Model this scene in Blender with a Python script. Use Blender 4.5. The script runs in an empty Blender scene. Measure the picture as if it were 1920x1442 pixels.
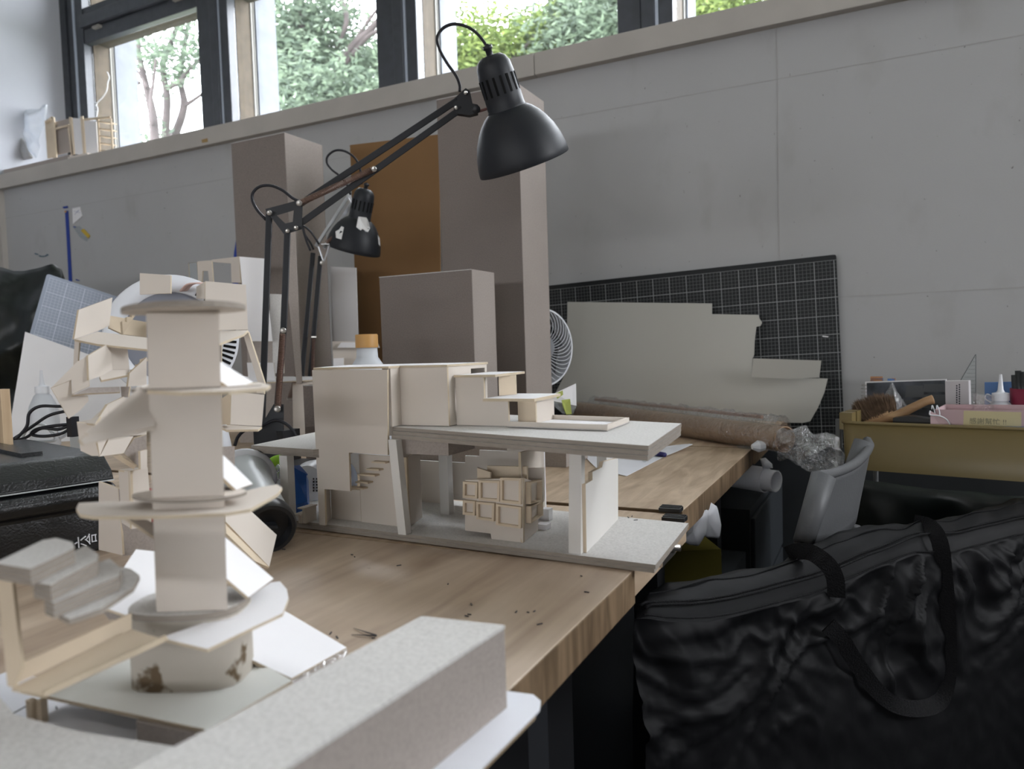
import bpy, bmesh, math, random
from math import sin, cos, pi, radians
from mathutils import Vector as V, Matrix, noise
random.seed(7)
S = bpy.context.scene
COL = S.collection

# ------------------------------------------------------------------ camera
FPX, YAW, PITCH, ROLL = 1375.0, .46348, .050454, -.030575
CAM = V((0, 0, .96))
_r = V((cos(YAW), sin(YAW), 0)); _f = V((-sin(YAW), cos(YAW), 0)); _u = V((0, 0, 1))
FW = _f*cos(PITCH) - _u*sin(PITCH); _u2 = _u*cos(PITCH) + _f*sin(PITCH)
RT = _r*cos(ROLL) + _u2*sin(ROLL); UP = _u2*cos(ROLL) - _r*sin(ROLL)
cd = bpy.data.cameras.new('camera'); cam = bpy.data.objects.new('camera', cd); COL.objects.link(cam)
cam.matrix_world = Matrix(((RT.x, UP.x, -FW.x, CAM.x), (RT.y, UP.y, -FW.y, CAM.y), (RT.z, UP.z, -FW.z, CAM.z), (0, 0, 0, 1)))
cd.sensor_width = 36; cd.lens = FPX/1920*36; cd.clip_start = .01; cd.clip_end = 200
cd.dof.use_dof = True; cd.dof.focus_distance = 1.0; cd.dof.aperture_fstop = 7.5
S.camera = cam
# ------------------------------------------------------------------ world, light, exposure
S.view_settings.view_transform = 'Standard'; S.view_settings.look = 'None'
S.view_settings.exposure = 0.0; S.view_settings.gamma = 1; S.view_settings.use_curve_mapping = False
w = bpy.data.worlds.new('overcast_sky'); S.world = w; w.use_nodes = True
bg = w.node_tree.nodes['Background']; bg.inputs[0].default_value = (.93, .955, 1, 1); bg.inputs[1].default_value = 22
def arealight(name, loc, rot, sx, sy, power, color=(1, 1, 1), portal=False):
    ld = bpy.data.lights.new(name, 'AREA'); ld.shape = 'RECTANGLE'; ld.size = sx; ld.size_y = sy; ld.energy = power; ld.color = color
    if portal: ld.cycles.is_portal = True
    o = bpy.data.objects.new(name, ld); COL.objects.link(o); o.location = loc; o.rotation_euler = rot
    return o
WX0, WX1 = -3.95, 3.6     # room in X
arealight('window_daylight_portal', ((WX0+WX1)/2, 2.75, 2.66), (radians(-90), 0, 0), WX1-WX0, 1.5, 1, portal=True)
arealight('rear_fill_portal', ((WX0+WX1)/2, -4.6, 1.24), (radians(90), 0, 0), WX1-WX0, .28, 1, portal=True)  # opening in the unseen rear wall, added to fill camera-facing sides
arealight('right_daylight_portal', (WX1+.1, 1.55, 2.25), (0, radians(90), 0), 1.5, 1.1, 1, portal=True)
arealight('added_fill_light', (-1.6, -1.6, 3.3), (0, 0, 0), 3.6, .3, 10, (1, .93, .84))  # added warm fill for camera-facing sides, no tube seen there

# ------------------------------------------------------------------ picture measurements -> points of the place
def ray(x, y): return RT*((x-960)/FPX) + UP*((721-y)/FPX) + FW
def Z(x, y, z=.74): d = ray(x, y); return CAM + d*((z-CAM.z)/d.z)
def Y(x, y, Yv): d = ray(x, y); return CAM + d*(Yv/d.y)
def X(x, y, Xv): d = ray(x, y); return CAM + d*(Xv/d.x)
def D(x, y, dep): return CAM + ray(x, y)*dep
def plane(p0, n):
    def f(x, y): d = ray(x, y); return CAM + d*((p0-CAM).dot(n)/d.dot(n))
    return f
def hgt(p, y):      # height on the vertical through p seen at row y
    v = (721-y)/FPX; a = UP - FW*v; q = V((p.x, p.y, 0)) - CAM
    return -a.dot(q)/a.z
def up(p, z): return V((p.x, p.y, z))

# ------------------------------------------------------------------ materials
def mat(name, col, rough=.7, var=0, scale=20, bump=0, bscale=120, metal=0, spec=.3, col2=None, speck=0, trans=0, alpha=1, sheen=0, stretch=(1, 1, 1), coat=0):
    m = bpy.data.materials.new(name); m.use_nodes = True; nt = m.node_tree; b = nt.nodes['Principled BSDF']
    c = tuple(col)+(1,); b.inputs['Base Color'].default_value = c; b.inputs['Roughness'].default_value = rough
    b.inputs['Metallic'].default_value = metal; b.inputs['Specular IOR Level'].default_value = spec
    b.inputs['Transmission Weight'].default_value = trans; b.inputs['Alpha'].default_value = alpha; b.inputs['Coat Weight'].default_value = coat
    if var or bump or speck or col2:
        tc = nt.nodes.new('ShaderNodeTexCoord'); mp = nt.nodes.new('ShaderNodeMapping'); mp.inputs['Scale'].default_value = stretch
        nt.links.new(tc.outputs['Object'], mp.inputs[0])
        last = None
        if var or col2:
            n = nt.nodes.new('ShaderNodeTexNoise'); n.inputs['Scale'].default_value = scale; n.inputs['Detail'].default_value = 5
            nt.links.new(mp.outputs[0], n.inputs['Vector'])
            r = nt.nodes.new('ShaderNodeValToRGB'); r.color_ramp.elements[0].position = .3; r.color_ramp.elements[1].position = .7
            c2 = col2 or tuple(max(0, v*(1-var)) for v in col)
            r.color_ramp.elements[0].color = tuple(c2)+(1,); r.color_ramp.elements[1].color = c
            nt.links.new(n.outputs['Fac'], r.inputs[0]); last = r.outputs[0]
        if speck:
            n2 = nt.nodes.new('ShaderNodeTexNoise'); n2.inputs['Scale'].default_value = 420; n2.inputs['Detail'].default_value = 2
            nt.links.new(mp.outputs[0], n2.inputs['Vector'])
            r2 = nt.nodes.new('ShaderNodeValToRGB'); r2.color_ramp.elements[0].position = .3; r2.color_ramp.elements[1].position = .62
            r2.color_ramp.elements[0].color = (1-speck,)*3+(1,); r2.color_ramp.elements[1].color = (1, 1, 1, 1)
            nt.links.new(n2.outputs['Fac'], r2.inputs[0])
            mx = nt.nodes.new('ShaderNodeMix'); mx.data_type = 'RGBA'; mx.blend_type = 'MULTIPLY'; mx.inputs[0].default_value = 1
            if last: nt.links.new(last, mx.inputs[6])
            else: mx.inputs[6].default_value = c
            nt.links.new(r2.outputs[0], mx.inputs[7]); last = mx.outputs[2]
        if last: nt.links.new(last, b.inputs['Base Color'])
        if bump:
            n3 = nt.nodes.new('ShaderNodeTexNoise'); n3.inputs['Scale'].default_value = bscale; n3.inputs['Detail'].default_value = 4
            nt.links.new(mp.outputs[0], n3.inputs['Vector'])
            bp = nt.nodes.new('ShaderNodeBump'); bp.inputs['Strength'].default_value = bump; bp.inputs['Distance'].default_value = .002
            nt.links.new(n3.outputs['Fac'], bp.inputs['Height']); nt.links.new(bp.outputs[0], b.inputs['Normal'])
    return m
def glassy(name, tint=(1, 1, 1), gloss=.08, rough=.05, bump=0, haze=0, hcol=(.9, .95, 1)):
    m = bpy.data.materials.new(name); m.use_nodes = True; nt = m.node_tree; nt.nodes.clear()
    o = nt.nodes.new('ShaderNodeOutputMaterial'); t = nt.nodes.new('ShaderNodeBsdfTransparent'); g = nt.nodes.new('ShaderNodeBsdfGlossy')
    t.inputs[0].default_value = tuple(tint)+(1,); g.inputs['Roughness'].default_value = rough
    mx = nt.nodes.new('ShaderNodeMixShader'); nt.links.new(t.outputs[0], mx.inputs[1]); nt.links.new(g.outputs[0], mx.inputs[2])
    lw = nt.nodes.new('ShaderNodeLayerWeight'); lw.inputs[0].default_value = .15
    ma = nt.nodes.new('ShaderNodeMath'); ma.operation = 'MULTIPLY_ADD'; ma.inputs[1].default_value = gloss*3; ma.inputs[2].default_value = gloss; ma.use_clamp = True
    nt.links.new(lw.outputs['Facing'], ma.inputs[0]); nt.links.new(ma.outputs[0], mx.inputs[0]); last = mx.outputs[0]
    if bump:
        tc = nt.nodes.new('ShaderNodeTexCoord'); n = nt.nodes.new('ShaderNodeTexNoise'); n.inputs['Scale'].default_value = bump; n.inputs['Detail'].default_value = 3
        n.inputs['Distortion'].default_value = 1.5
        bp = nt.nodes.new('ShaderNodeBump'); bp.inputs['Strength'].default_value = 1; bp.inputs['Distance'].default_value = .01
        nt.links.new(tc.outputs['Object'], n.inputs['Vector']); nt.links.new(n.outputs['Fac'], bp.inputs['Height'])
        nt.links.new(bp.outputs[0], g.inputs['Normal']); nt.links.new(bp.outputs[0], lw.inputs['Normal'])
    if haze:
        df = nt.nodes.new('ShaderNodeBsdfDiffuse'); df.inputs[0].default_value = tuple(hcol)+(1,)
        m2 = nt.nodes.new('ShaderNodeMixShader'); m2.inputs[0].default_value = haze
        nt.links.new(last, m2.inputs[1]); nt.links.new(df.outputs[0], m2.inputs[2]); last = m2.outputs[0]
    nt.links.new(last, o.inputs[0])
    return m
def gridmat(name, base, line, strong, u, v, o):      # printed cutting mat grid: cells of 1 cm, strong lines every 5 cm
    m = mat(name, base, .55, spec=.3); nt = m.node_tree; b = nt.nodes['Principled BSDF']
    uv = nt.nodes.new('ShaderNodeUVMap'); sp = nt.nodes.new('ShaderNodeSeparateXYZ'); nt.links.new(uv.outputs[0], sp.inputs[0])
    def M(op, a, bb=None, c=None):
        n = nt.nodes.new('ShaderNodeMath'); n.operation = op
        for i, q in enumerate((a, bb, c)):
            if q is None: continue
            if isinstance(q, (int, float)): n.inputs[i].default_value = q
            else: nt.links.new(q, n.inputs[i])
        return n.outputs[0]
    def lines(per, wd):
        r = []
        for s in (0, 1):
            k = M('ABSOLUTE', M('SUBTRACT', M('FRACT', M('ADD', M('DIVIDE', sp.outputs[s], per), .5)), .5))
            r.append(M('LESS_THAN', k, wd/per/2))
        return M('MAXIMUM', r[0], r[1])
    border = M('MULTIPLY', M('MULTIPLY', M('GREATER_THAN', sp.outputs[0], -1e-3), M('LESS_THAN', sp.outputs[0], u+1e-3)),
               M('MULTIPLY', M('GREATER_THAN', sp.outputs[1], -1e-3), M('LESS_THAN', sp.outputs[1], v+1e-3)))
    f1 = M('MULTIPLY', lines(1, .10), border); f2 = M('MULTIPLY', lines(5, .17), border)
    x1 = nt.nodes.new('ShaderNodeMix'); x1.data_type = 'RGBA'; nt.links.new(f1, x1.inputs[0]); x1.inputs[6].default_value = tuple(base)+(1,); x1.inputs[7].default_value = tuple(line)+(1,)
    x2 = nt.nodes.new('ShaderNodeMix'); x2.data_type = 'RGBA'; nt.links.new(f2, x2.inputs[0]); nt.links.new(x1.outputs[2], x2.inputs[6]); x2.inputs[7].default_value = tuple(strong)+(1,)
    nt.links.new(x2.outputs[2], b.inputs['Base Color'])
    return m
def woodmat(name, c1, c2, rough=.45, sc=(3, 40, 40), planks=0, edge=False, axis=0):
    m = bpy.data.materials.new(name); m.use_nodes = True; nt = m.node_tree; b = nt.nodes['Principled BSDF']; b.inputs['Roughness'].default_value = rough
    b.inputs['Specular IOR Level'].default_value = .35
    tc = nt.nodes.new('ShaderNodeTexCoord'); mp = nt.nodes.new('ShaderNodeMapping'); mp.inputs['Scale'].default_value = sc
    nt.links.new(tc.outputs['Object'], mp.inputs[0])
    n = nt.nodes.new('ShaderNodeTexNoise'); n.inputs['Scale'].default_value = 1; n.inputs['Detail'].default_value = 7; n.inputs['Distortion'].default_value = .8
    nt.links.new(mp.outputs[0], n.inputs['Vector'])
    r = nt.nodes.new('ShaderNodeValToRGB'); r.color_ramp.elements[0].position = .34; r.color_ramp.elements[1].position = .66
    r.color_ramp.elements[0].color = tuple(c1)+(1,); r.color_ramp.elements[1].color = tuple(c2)+(1,)
    nt.links.new(n.outputs['Fac'], r.inputs[0]); last = r.outputs[0]
    def mul(a, fac_out, lo, p0=.4, p1=.6, hi=(1, 1, 1)):
        rr = nt.nodes.new('ShaderNodeValToRGB'); rr.color_ramp.elements[0].position = p0; rr.color_ramp.elements[1].position = p1
        rr.color_ramp.elements[0].color = tuple(lo)+(1,); rr.color_ramp.elements[1].color = tuple(hi)+(1,)
        nt.links.new(fac_out, rr.inputs[0]); mx = nt.nodes.new('ShaderNodeMix'); mx.data_type = 'RGBA'; mx.blend_type = 'MULTIPLY'; mx.inputs[0].default_value = 1
        nt.links.new(a, mx.inputs[6]); nt.links.new(rr.outputs[0], mx.inputs[7]); return mx.outputs[2]
    n2 = nt.nodes.new('ShaderNodeTexNoise'); n2.inputs['Scale'].default_value = 9; n2.inputs['Detail'].default_value = 4
    nt.links.new(tc.outputs['Object'], n2.inputs['Vector']); last = mul(last, n2.outputs['Fac'], (.86, .84, .82), .35, .65)
    if planks:      # veneer strips laid side by side
        sp = nt.nodes.new('ShaderNodeSeparateXYZ'); nt.links.new(tc.outputs['Object'], sp.inputs[0])
        dv = nt.nodes.new('ShaderNodeMath'); dv.operation = 'DIVIDE'; dv.inputs[1].default_value = planks; nt.links.new(sp.outputs[axis], dv.inputs[0])
        fl = nt.nodes.new('ShaderNodeMath'); fl.operation = 'FLOOR'; nt.links.new(dv.outputs[0], fl.inputs[0])
        wn = nt.nodes.new('ShaderNodeTexWhiteNoise'); wn.noise_dimensions = '1D'; nt.links.new(fl.outputs[0], wn.inputs['W'])
        last = mul(last, wn.outputs['Value'], (.80, .80, .81), 0, 1)
        # scuffs
        n4 = nt.nodes.new('ShaderNodeTexNoise'); n4.inputs['Scale'].default_value = 26; n4.inputs['Detail'].default_value = 8; n4.inputs['Roughness'].default_value = .7
        nt.links.new(tc.outputs['Object'], n4.inputs['Vector'])
        last = mul(last, n4.outputs['Fac'], (.55, .47, .4), .27, .33)
    nt.links.new(last, b.inputs['Base Color'])
    bp = nt.nodes.new('ShaderNodeBump'); bp.inputs['Strength'].default_value = .25; bp.inputs['Distance'].default_value = .001
    nt.links.new(n.outputs['Fac'], bp.inputs['Height']); nt.links.new(bp.outputs[0], b.inputs['Normal'])
    return m

def wallmat():
    m = mat('painted_wall', (.43, .43, .43), .75, bump=.12, bscale=260, spec=.25); nt = m.node_tree; b = nt.nodes['Principled BSDF']
    tc = nt.nodes.new('ShaderNodeTexCoord'); cur = None
    def lay(sc, stretch, p0, p1, lo):
        nonlocal cur
        mp = nt.nodes.new('ShaderNodeMapping'); mp.inputs['Scale'].default_value = stretch; nt.links.new(tc.outputs['Object'], mp.inputs[0])
        n = nt.nodes.new('ShaderNodeTexNoise'); n.inputs['Scale'].default_value = sc; n.inputs['Detail'].default_value = 5; nt.links.new(mp.outputs[0], n.inputs['Vector'])
        r = nt.nodes.new('ShaderNodeValToRGB'); r.color_ramp.elements[0].position = p0; r.color_ramp.elements[1].position = p1
        r.color_ramp.elements[0].color = tuple(lo)+(1,); r.color_ramp.elements[1].color = (1, 1, 1, 1); nt.links.new(n.outputs['Fac'], r.inputs[0])
        mx = nt.nodes.new('ShaderNodeMix'); mx.data_type = 'RGBA'; mx.blend_type = 'MULTIPLY'; mx.inputs[0].default_value = 1
        if cur: nt.links.new(cur, mx.inputs[6])
        else: mx.inputs[6].default_value = (.43, .43, .43, 1)
        nt.links.new(r.outputs[0], mx.inputs[7]); cur = mx.outputs[2]
    lay(2.2, (1, 1, 1), .3, .7, (.93, .925, .91)); lay(9, (1, 1, .5), .25, .42, (.9, .89, .87)); lay(70, (1, 1, 1), .235, .27, (.45, .43, .4)); lay(34, (1.6, 1, .5), .235, .27, (.62, .6, .57))
    nt.links.new(cur, b.inputs['Base Color']); return m
M_wall = wallmat()
M_wallL = mat('left_wall_paint', (.33, .34, .365), .8, var=.08, scale=3)
M_trim = mat('painted_wood_trim', (.47, .44, .40), .6, var=.1, scale=8, bump=.1, bscale=60)
M_ceil = mat('ceiling_paint', (.7, .7, .7), .9, var=.05)
M_floor = mat('dark_floor', (.035, .035, .035), .6, var=.3, scale=6)
M_room = mat('room_paint', (.36, .33, .30), .9, var=.05)
M_wains = mat('dark_grey_panel', (.045, .05, .055), .6, var=.2, scale=8)
M_frame = mat('dark_steel_frame', (.045, .05, .06), .42, var=.3, scale=25, spec=.5)
M_frame2 = mat('edge_reflection', (.35, .39, .46), .4, spec=.5)  # pale blue puts a reflection into the frame edge colour
M_conc = mat('tan_reveal', (.085, .066, .045), .85, var=.35, scale=30, bump=.3, bscale=80)
M_fin = mat('grey_fin_render', (.17, .18, .20), .85, var=.2, scale=14, bump=.2, bscale=50)
M_bead = mat('white_bead', (.22, .21, .19), .6)
M_glass = glassy('window_glass', (.98, .99, 1), .04, .02, haze=.010)
M_desk = woodmat('worn_beech_desk_top', (.42, .31, .22), (.64, .51, .38), .42, (26, 3.2, 20), planks=.105)
M_desk2 = woodmat('weathered_beech_desk_top', (.42, .31, .21), (.62, .485, .35), .5, (48, 7, 20))
M_edge = woodmat('end_grain_edge', (.12, .078, .042), (.25, .17, .10), .6, (30, 60, 8))
M_ply = woodmat('plywood_edge', (.30, .22, .14), (.5, .4, .27), .7, (4, 4, 300))
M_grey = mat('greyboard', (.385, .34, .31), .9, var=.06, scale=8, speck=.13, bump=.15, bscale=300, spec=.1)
M_greyL = mat('pale_greyboard', (.66, .645, .62), .9, var=.06, scale=8, speck=.16, bump=.15, bscale=300, spec=.1)
M_layer = mat('greyboard_cut_edge', (.34, .30, .26), .95, var=.2, scale=90, stretch=(1, 1, 12), spec=.05)
M_cream = mat('cream_board', (.66, .60, .535), .8, var=.05, scale=10, spec=.15)
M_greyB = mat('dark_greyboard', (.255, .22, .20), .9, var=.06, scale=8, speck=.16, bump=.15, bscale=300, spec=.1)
M_off = mat('soft_white_board', (.70, .68, .645), .8, var=.04, scale=10, spec=.15)
M_creamE = mat('cream_board_cut_edge', (.62, .52, .38), .8, var=.15, scale=60)
M_cream2 = mat('balsa_tinted_board', (.68, .57, .43), .8, var=.1, scale=20, spec=.15)
M_white = mat('white_card', (.82, .81, .82), .7, var=.03, scale=12, spec=.2)
M_paper = mat('white_paper', (.80, .81, .86), .8, var=.04, scale=20, spec=.15)
M_offw = mat('off_white_card_sheet', (.46, .45, .41), .7, var=.03, scale=3, spec=.2)
M_brown = mat('brown_kraft_board', (.24, .135, .06), .75, var=.1, scale=4, bump=.1, spec=.2)
M_kraft = mat('kraft_paper_roll', (.42, .28, .18), .7, var=.15, scale=25, stretch=(1, 1, 1))
M_copper = mat('copper_strip', (.5, .26, .16), .35, metal=.6)
M_film = glassy('crumpled_clear_film', (.97, .97, .97), .20, .07, bump=60)
M_filmh = glassy('crumpled_clear_film_dense', (.96, .96, .97), .22, .10, bump=80, haze=.05)
M_black = mat('black_metal', (.018, .019, .022), .42, spec=.4)
M_shade = mat('black_enamel_shade', (.013, .0145, .018), .48, spec=.32, bump=.04, bscale=400)
M_cable = mat('black_rubber_cable', (.012, .012, .016), .4)
M_steel = mat('bright_steel', (.55, .53, .5), .3, metal=1)
M_spring = mat('spring_wire', (.22, .14, .11), .4, metal=.7)
M_chrome = mat('grey_aluminium_arm', (.62, .63, .66), .3, metal=.85)
M_plast = mat('white_plastic', (.72, .74, .78), .35, spec=.5)
M_plastg = mat('pale_grey_plastic', (.52, .55, .56), .35, spec=.5)
M_blackp = mat('pebbled_black_plastic', (.008, .009, .010), .27, bump=.35, bscale=420, spec=.5)
M_blacks = mat('smooth_black_plastic', (.014, .015, .017), .35, spec=.5)
M_milky = mat('translucent_milky_plastic', (.66, .69, .73), .4, spec=.4, trans=.15)
M_cap = mat('orange_plastic_cap', (.52, .29, .10), .45)
M_blue = mat('blue_plastic', (.03, .13, .46), .35)
M_ribbon = mat('blue_ribbon', (.02, .05, .28), .6)
M_lime = mat('lime_plastic', (.35, .7, .05), .4)
M_olive = mat('green_masking_tape', (.42, .47, .12), .7)
M_bag = mat('black_nylon', (.0027, .0028, .0037), .6, bump=.3, bscale=35, spec=.16)
M_strap = mat('black_webbing', (.007, .007, .008), .7, bump=.9, bscale=500, spec=.15)
M_chair = mat('grey_moulded_plastic', (.11, .113, .118), .5, bump=.15, bscale=300, spec=.4)
M_yell = mat('yellow_enamelled_steel', (.20, .15, .06), .4, spec=.5)
M_green = mat('dark_green_plastic_sheet', (.007, .011, .010), .38, spec=.45, bump=.5, bscale=20)
M_bristle = mat('brown_bristle', (.17, .11, .07), .8, var=.5, scale=80)
M_handle = woodmat('handle_wood', (.35, .2, .1), (.55, .36, .2), .5, (8, 40, 40))
M_pink = mat('pink_card', (.55, .40, .42), .8)
M_note = mat('yellow_note_paper', (.62, .55, .33), .8)
M_ink = mat('dark_ink', (.06, .06, .07), .8)
M_red = mat('dark_red_plastic', (.22, .02, .05), .5)
M_redp = mat('red_plastic', (.5, .05, .05), .5)
M_bluebook = mat('blue_book_cover', (.10, .20, .42), .6)
M_nbk = mat('black_notebook_cover', (.02, .022, .026), .5, col2=(.10, .11, .13), scale=26)
M_clearp = glassy('clear_acrylic', (.93, .95, .95), .05, .05, haze=.05)
M_clearE = mat('acrylic_cut_edge', (.10, .11, .11), .3)
M_darkcab = mat('dark_grey_cabinet', (.035, .04, .045), .5)
M_darky = mat('dark_yellow_board', (.12, .10, .015), .6)
M_stick = woodmat('pine_stick', (.5, .36, .22), (.66, .5, .33), .6, (60, 60, 5))
M_bark = mat('tree_bark', (.045, .036, .034), .9, var=.4, scale=6, bump=.6, bscale=30)
M_pinks = mat('pink_handle_strap', (.68, .48, .43), .6)
def leafmat(name, a, b_):
    m = mat(name, a, .6, spec=.2); nt = m.node_tree; b = nt.nodes['Principled BSDF']
    oi = nt.nodes.new('ShaderNodeNewGeometry'); r = nt.nodes.new('ShaderNodeValToRGB')
    r.color_ramp.elements[0].color = tuple(a)+(1,); r.color_ramp.elements[1].color = tuple(b_)+(1,)
    nt.links.new(oi.outputs['Random Per Island'], r.inputs[0]); nt.links.new(r.outputs[0], b.inputs['Base Color'])
    tr = nt.nodes.new('ShaderNodeBsdfTranslucent'); nt.links.new(r.outputs[0], tr.inputs[0]); mx = nt.nodes.new('ShaderNodeMixShader'); mx.inputs[0].default_value = .45
    nt.links.new(b.outputs[0], mx.inputs[1]); nt.links.new(tr.outputs[0], mx.inputs[2]); nt.links.new(mx.outputs[0], nt.nodes['Material Output'].inputs[0])
    return m
M_leafA = leafmat('tree_leaves_cool', (.045, .062, .045), (.11, .145, .095))
M_leafB = leafmat('tree_leaves_fresh', (.045, .070, .018), (.14, .18, .05))

# ------------------------------------------------------------------ mesh helpers
def tagp(o, label=None, cat=None, group=None, kind=None):
    if label: o['label'] = label
    if cat: o['category'] = cat
    if group: o['group'] = group
    if kind: o['kind'] = kind
    return o
def link(name, verts, faces, m, parent=None, smooth=False, mats=None, fmi=None):
    verts = [V(v) for v in verts]
    org = V((0, 0, 0))
    if parent is None and verts:
        org = V(((min(v.x for v in verts)+max(v.x for v in verts))/2, (min(v.y for v in verts)+max(v.y for v in verts))/2, min(v.z for v in verts)))
    me = bpy.data.meshes.new(name); me.from_pydata([v-org for v in verts], [], faces)
    me.materials.append(m)
    for mm in (mats or []): me.materials.append(mm)
    if fmi:
        for p, i in zip(me.polygons, fmi): p.material_index = i
    bm = bmesh.new(); bm.from_mesh(me); bmesh.ops.recalc_face_normals(bm, faces=bm.faces); bm.to_mesh(me); bm.free()
    if smooth:
        for p in me.polygons: p.use_smooth = True
    me.update()
    o = bpy.data.objects.new(name, me); COL.objects.link(o); o.location = org
    if parent: o.parent = parent; o.matrix_parent_inverse = Matrix.Translation(-wloc(parent))
    return o
def wloc(o):
    return o.location.copy() if o.parent is None else V((0, 0, 0))
def thing(name, label, cat, loc, group=None):
    o = bpy.data.objects.new(name, None); o.empty_display_size = .02; COL.objects.link(o); o.location = loc
    return tagp(o, label, cat, group)
class G:                      # collects shapes for one mesh
    def __init__(s): s.v = []; s.f = []; s.mi = []
    def add(s, v, f, mi=0):
        b = len(s.v); s.v += [V(q) for q in v]; s.f += [tuple(i+b for i in q) for q in f]; s.mi += [mi]*len(f); return s
    def box(s, c, sx, sy, sz, R=None, mi=0):
        R = R or Matrix.Identity(3); v = [V(c)+R@V((a*sx/2, b*sy/2, d*sz/2)) for a in (-1, 1) for b in (-1, 1) for d in (-1, 1)]
        return s.add(v, [(0, 1, 3, 2), (4, 6, 7, 5), (0, 4, 5, 1), (2, 3, 7, 6), (0, 2, 6, 4), (1, 5, 7, 3)], mi)
    def prism(s, pts, off, mi=0, mie=None):
        n = len(pts); off = V(off); v = [V(p) for p in pts]+[V(p)+off for p in pts]
        s.add(v, [tuple(range(n)), tuple(range(2*n-1, n-1, -1))], mi)
        b = len(s.v)-2*n
        for i in range(n):
            j = (i+1) % n; s.f.append((b+i, b+j, b+n+j, b+n+i)); s.mi.append(mi if mie is None else mie)
        return s
    def tube(s, pts, r, n=8, mi=0, cap=True):
        pts = [V(p) for p in pts]; rs = r if isinstance(r, (list, tuple)) else [r]*len(pts)
        t0 = (pts[1]-pts[0]).normalized(); a = t0.orthogonal().normalized(); base = len(s.v)
        for i, p in enumerate(pts):
            t = (pts[min(i+1, len(pts)-1)]-pts[max(i-1, 0)]).normalized(); a = (a-t*a.dot(t)).normalized(); b = t.cross(a)
            for k in range(n):
                an = 2*pi*k/n; s.v.append(p+(a*cos(an)+b*sin(an))*rs[i])
        for i in range(len(pts)-1):
            for k in range(n):
                q = base+i*n; s.f.append((q+k, q+(k+1) % n, q+n+(k+1) % n, q+n+k)); s.mi.append(mi)
        if cap:
            s.f.append(tuple(base+k for k in range(n))); s.f.append(tuple(base+(len(pts)-1)*n+k for k in range(n-1, -1, -1))); s.mi += [mi, mi]
        return s
    def lathe(s, o, ax, prof, n=32, mi=0):
        o = V(o); ax = V(ax).normalized(); a = ax.orthogonal().normalized(); b = ax.cross(a); base = len(s.v)
        for (h, r) in prof:
            for k in range(n):
                an = 2*pi*k/n; s.v.append(o+ax*h+(a*cos(an)+b*sin(an))*max(r, 1e-5))
        for i in range(len(prof)-1):
            for k in range(n):
                q = base+i*n; s.f.append((q+k, q+(k+1) % n, q+n+(k+1) % n, q+n+k)); s.mi.append(mi)
        return s
    def out(s, name, m, parent=None, smooth=False, mats=None):
        return link(name, s.v, s.f, m, parent, smooth, mats, s.mi if mats else None)
def smooth_by_angle(o, a=35):
    for p in o.data.polygons: p.use_smooth = True
    o.data.set_sharp_from_angle(angle=radians(a)); return o
def spline(pts, k=6):
    P = [V(p) for p in pts]; P = [P[0]*2-P[1]]+P+[P[-1]*2-P[-2]]; out = []
    for i in range(1, len(P)-2):
        for j in range(k):
            t = j/k; a, b, c, d = P[i-1:i+3]
            out.append(.5*((2*b)+(c-a)*t+(2*a-5*b+4*c-d)*t*t+(3*b-a-3*c+d)*t**3))
    out.append(P[-2]); return out
def newell(p):
    n = V((0, 0, 0))
    for i in range(len(p)):
        a, b = p[i], p[(i+1) % len(p)]; n += V(((a.y-b.y)*(a.z+b.z), (a.z-b.z)*(a.x+b.x), (a.x-b.x)*(a.y+b.y)))
    return n.normalized()
def board(name, pts, th, m, parent=None, edge=None, toward=False, flat=False):
    """cut board: outline pts, thickness grows away from the viewer's side"""
    pts = [V(p) for p in pts]; n = newell(pts); c = sum(pts, V((0, 0, 0)))/len(pts)
    if flat and abs(n.dot((c-CAM).normalized())) > .12:      # keep the outline on one plane
        pts = [CAM+(p-CAM)*((c-CAM).dot(n)/(p-CAM).dot(n)) for p in pts]
    if n.dot(c-CAM) < 0: n = -n
    if toward: n = -n
    g = G().prism(pts, n*th, 0, 1 if edge else None)
    return g.out(name, m, parent, mats=[edge] if edge else None)
def slab(name, pts, z0, z1, m, parent=None, edge=None):
    g = G().prism([up(V(p), z1) for p in pts], (0, 0, z0-z1), 0, 1 if edge else None)
    return g.out(name, m, parent, mats=[edge] if edge else None)
def xbox(name, x0, x1, y0, y1, z0, z1, m, parent=None, bev=0):
    g = G().box(((x0+x1)/2, (y0+y1)/2, (z0+z1)/2), x1-x0, y1-y0, z1-z0); o = g.out(name, m, parent)
    if bev: bevel(o, bev)
    return o
def bevel(o, w_, seg=2):
    b = o.modifiers.new('bevel', 'BEVEL'); b.width = w_; b.segments = seg; b.limit_method = 'ANGLE'; return o
def wallp(name, a, b, z0, ta, tb, th, m, parent, side=1, edge=None):
    """vertical panel standing at height z0 on picture points a,b; its top seen at rows ta,tb"""
    A, B = Z(*a, z0), Z(*b, z0); d = (B-A).normalized(); n = V((-d.y, d.x, 0))*side*th
    pts = [A, B, up(B, hgt(B, tb)), up(A, hgt(A, ta))]
    return G().prism(pts, n, 0, 1 if edge else None).out(name, m, parent, mats=[edge] if edge else None)
def struct(o): o['kind'] = 'structure'; return o
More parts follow.
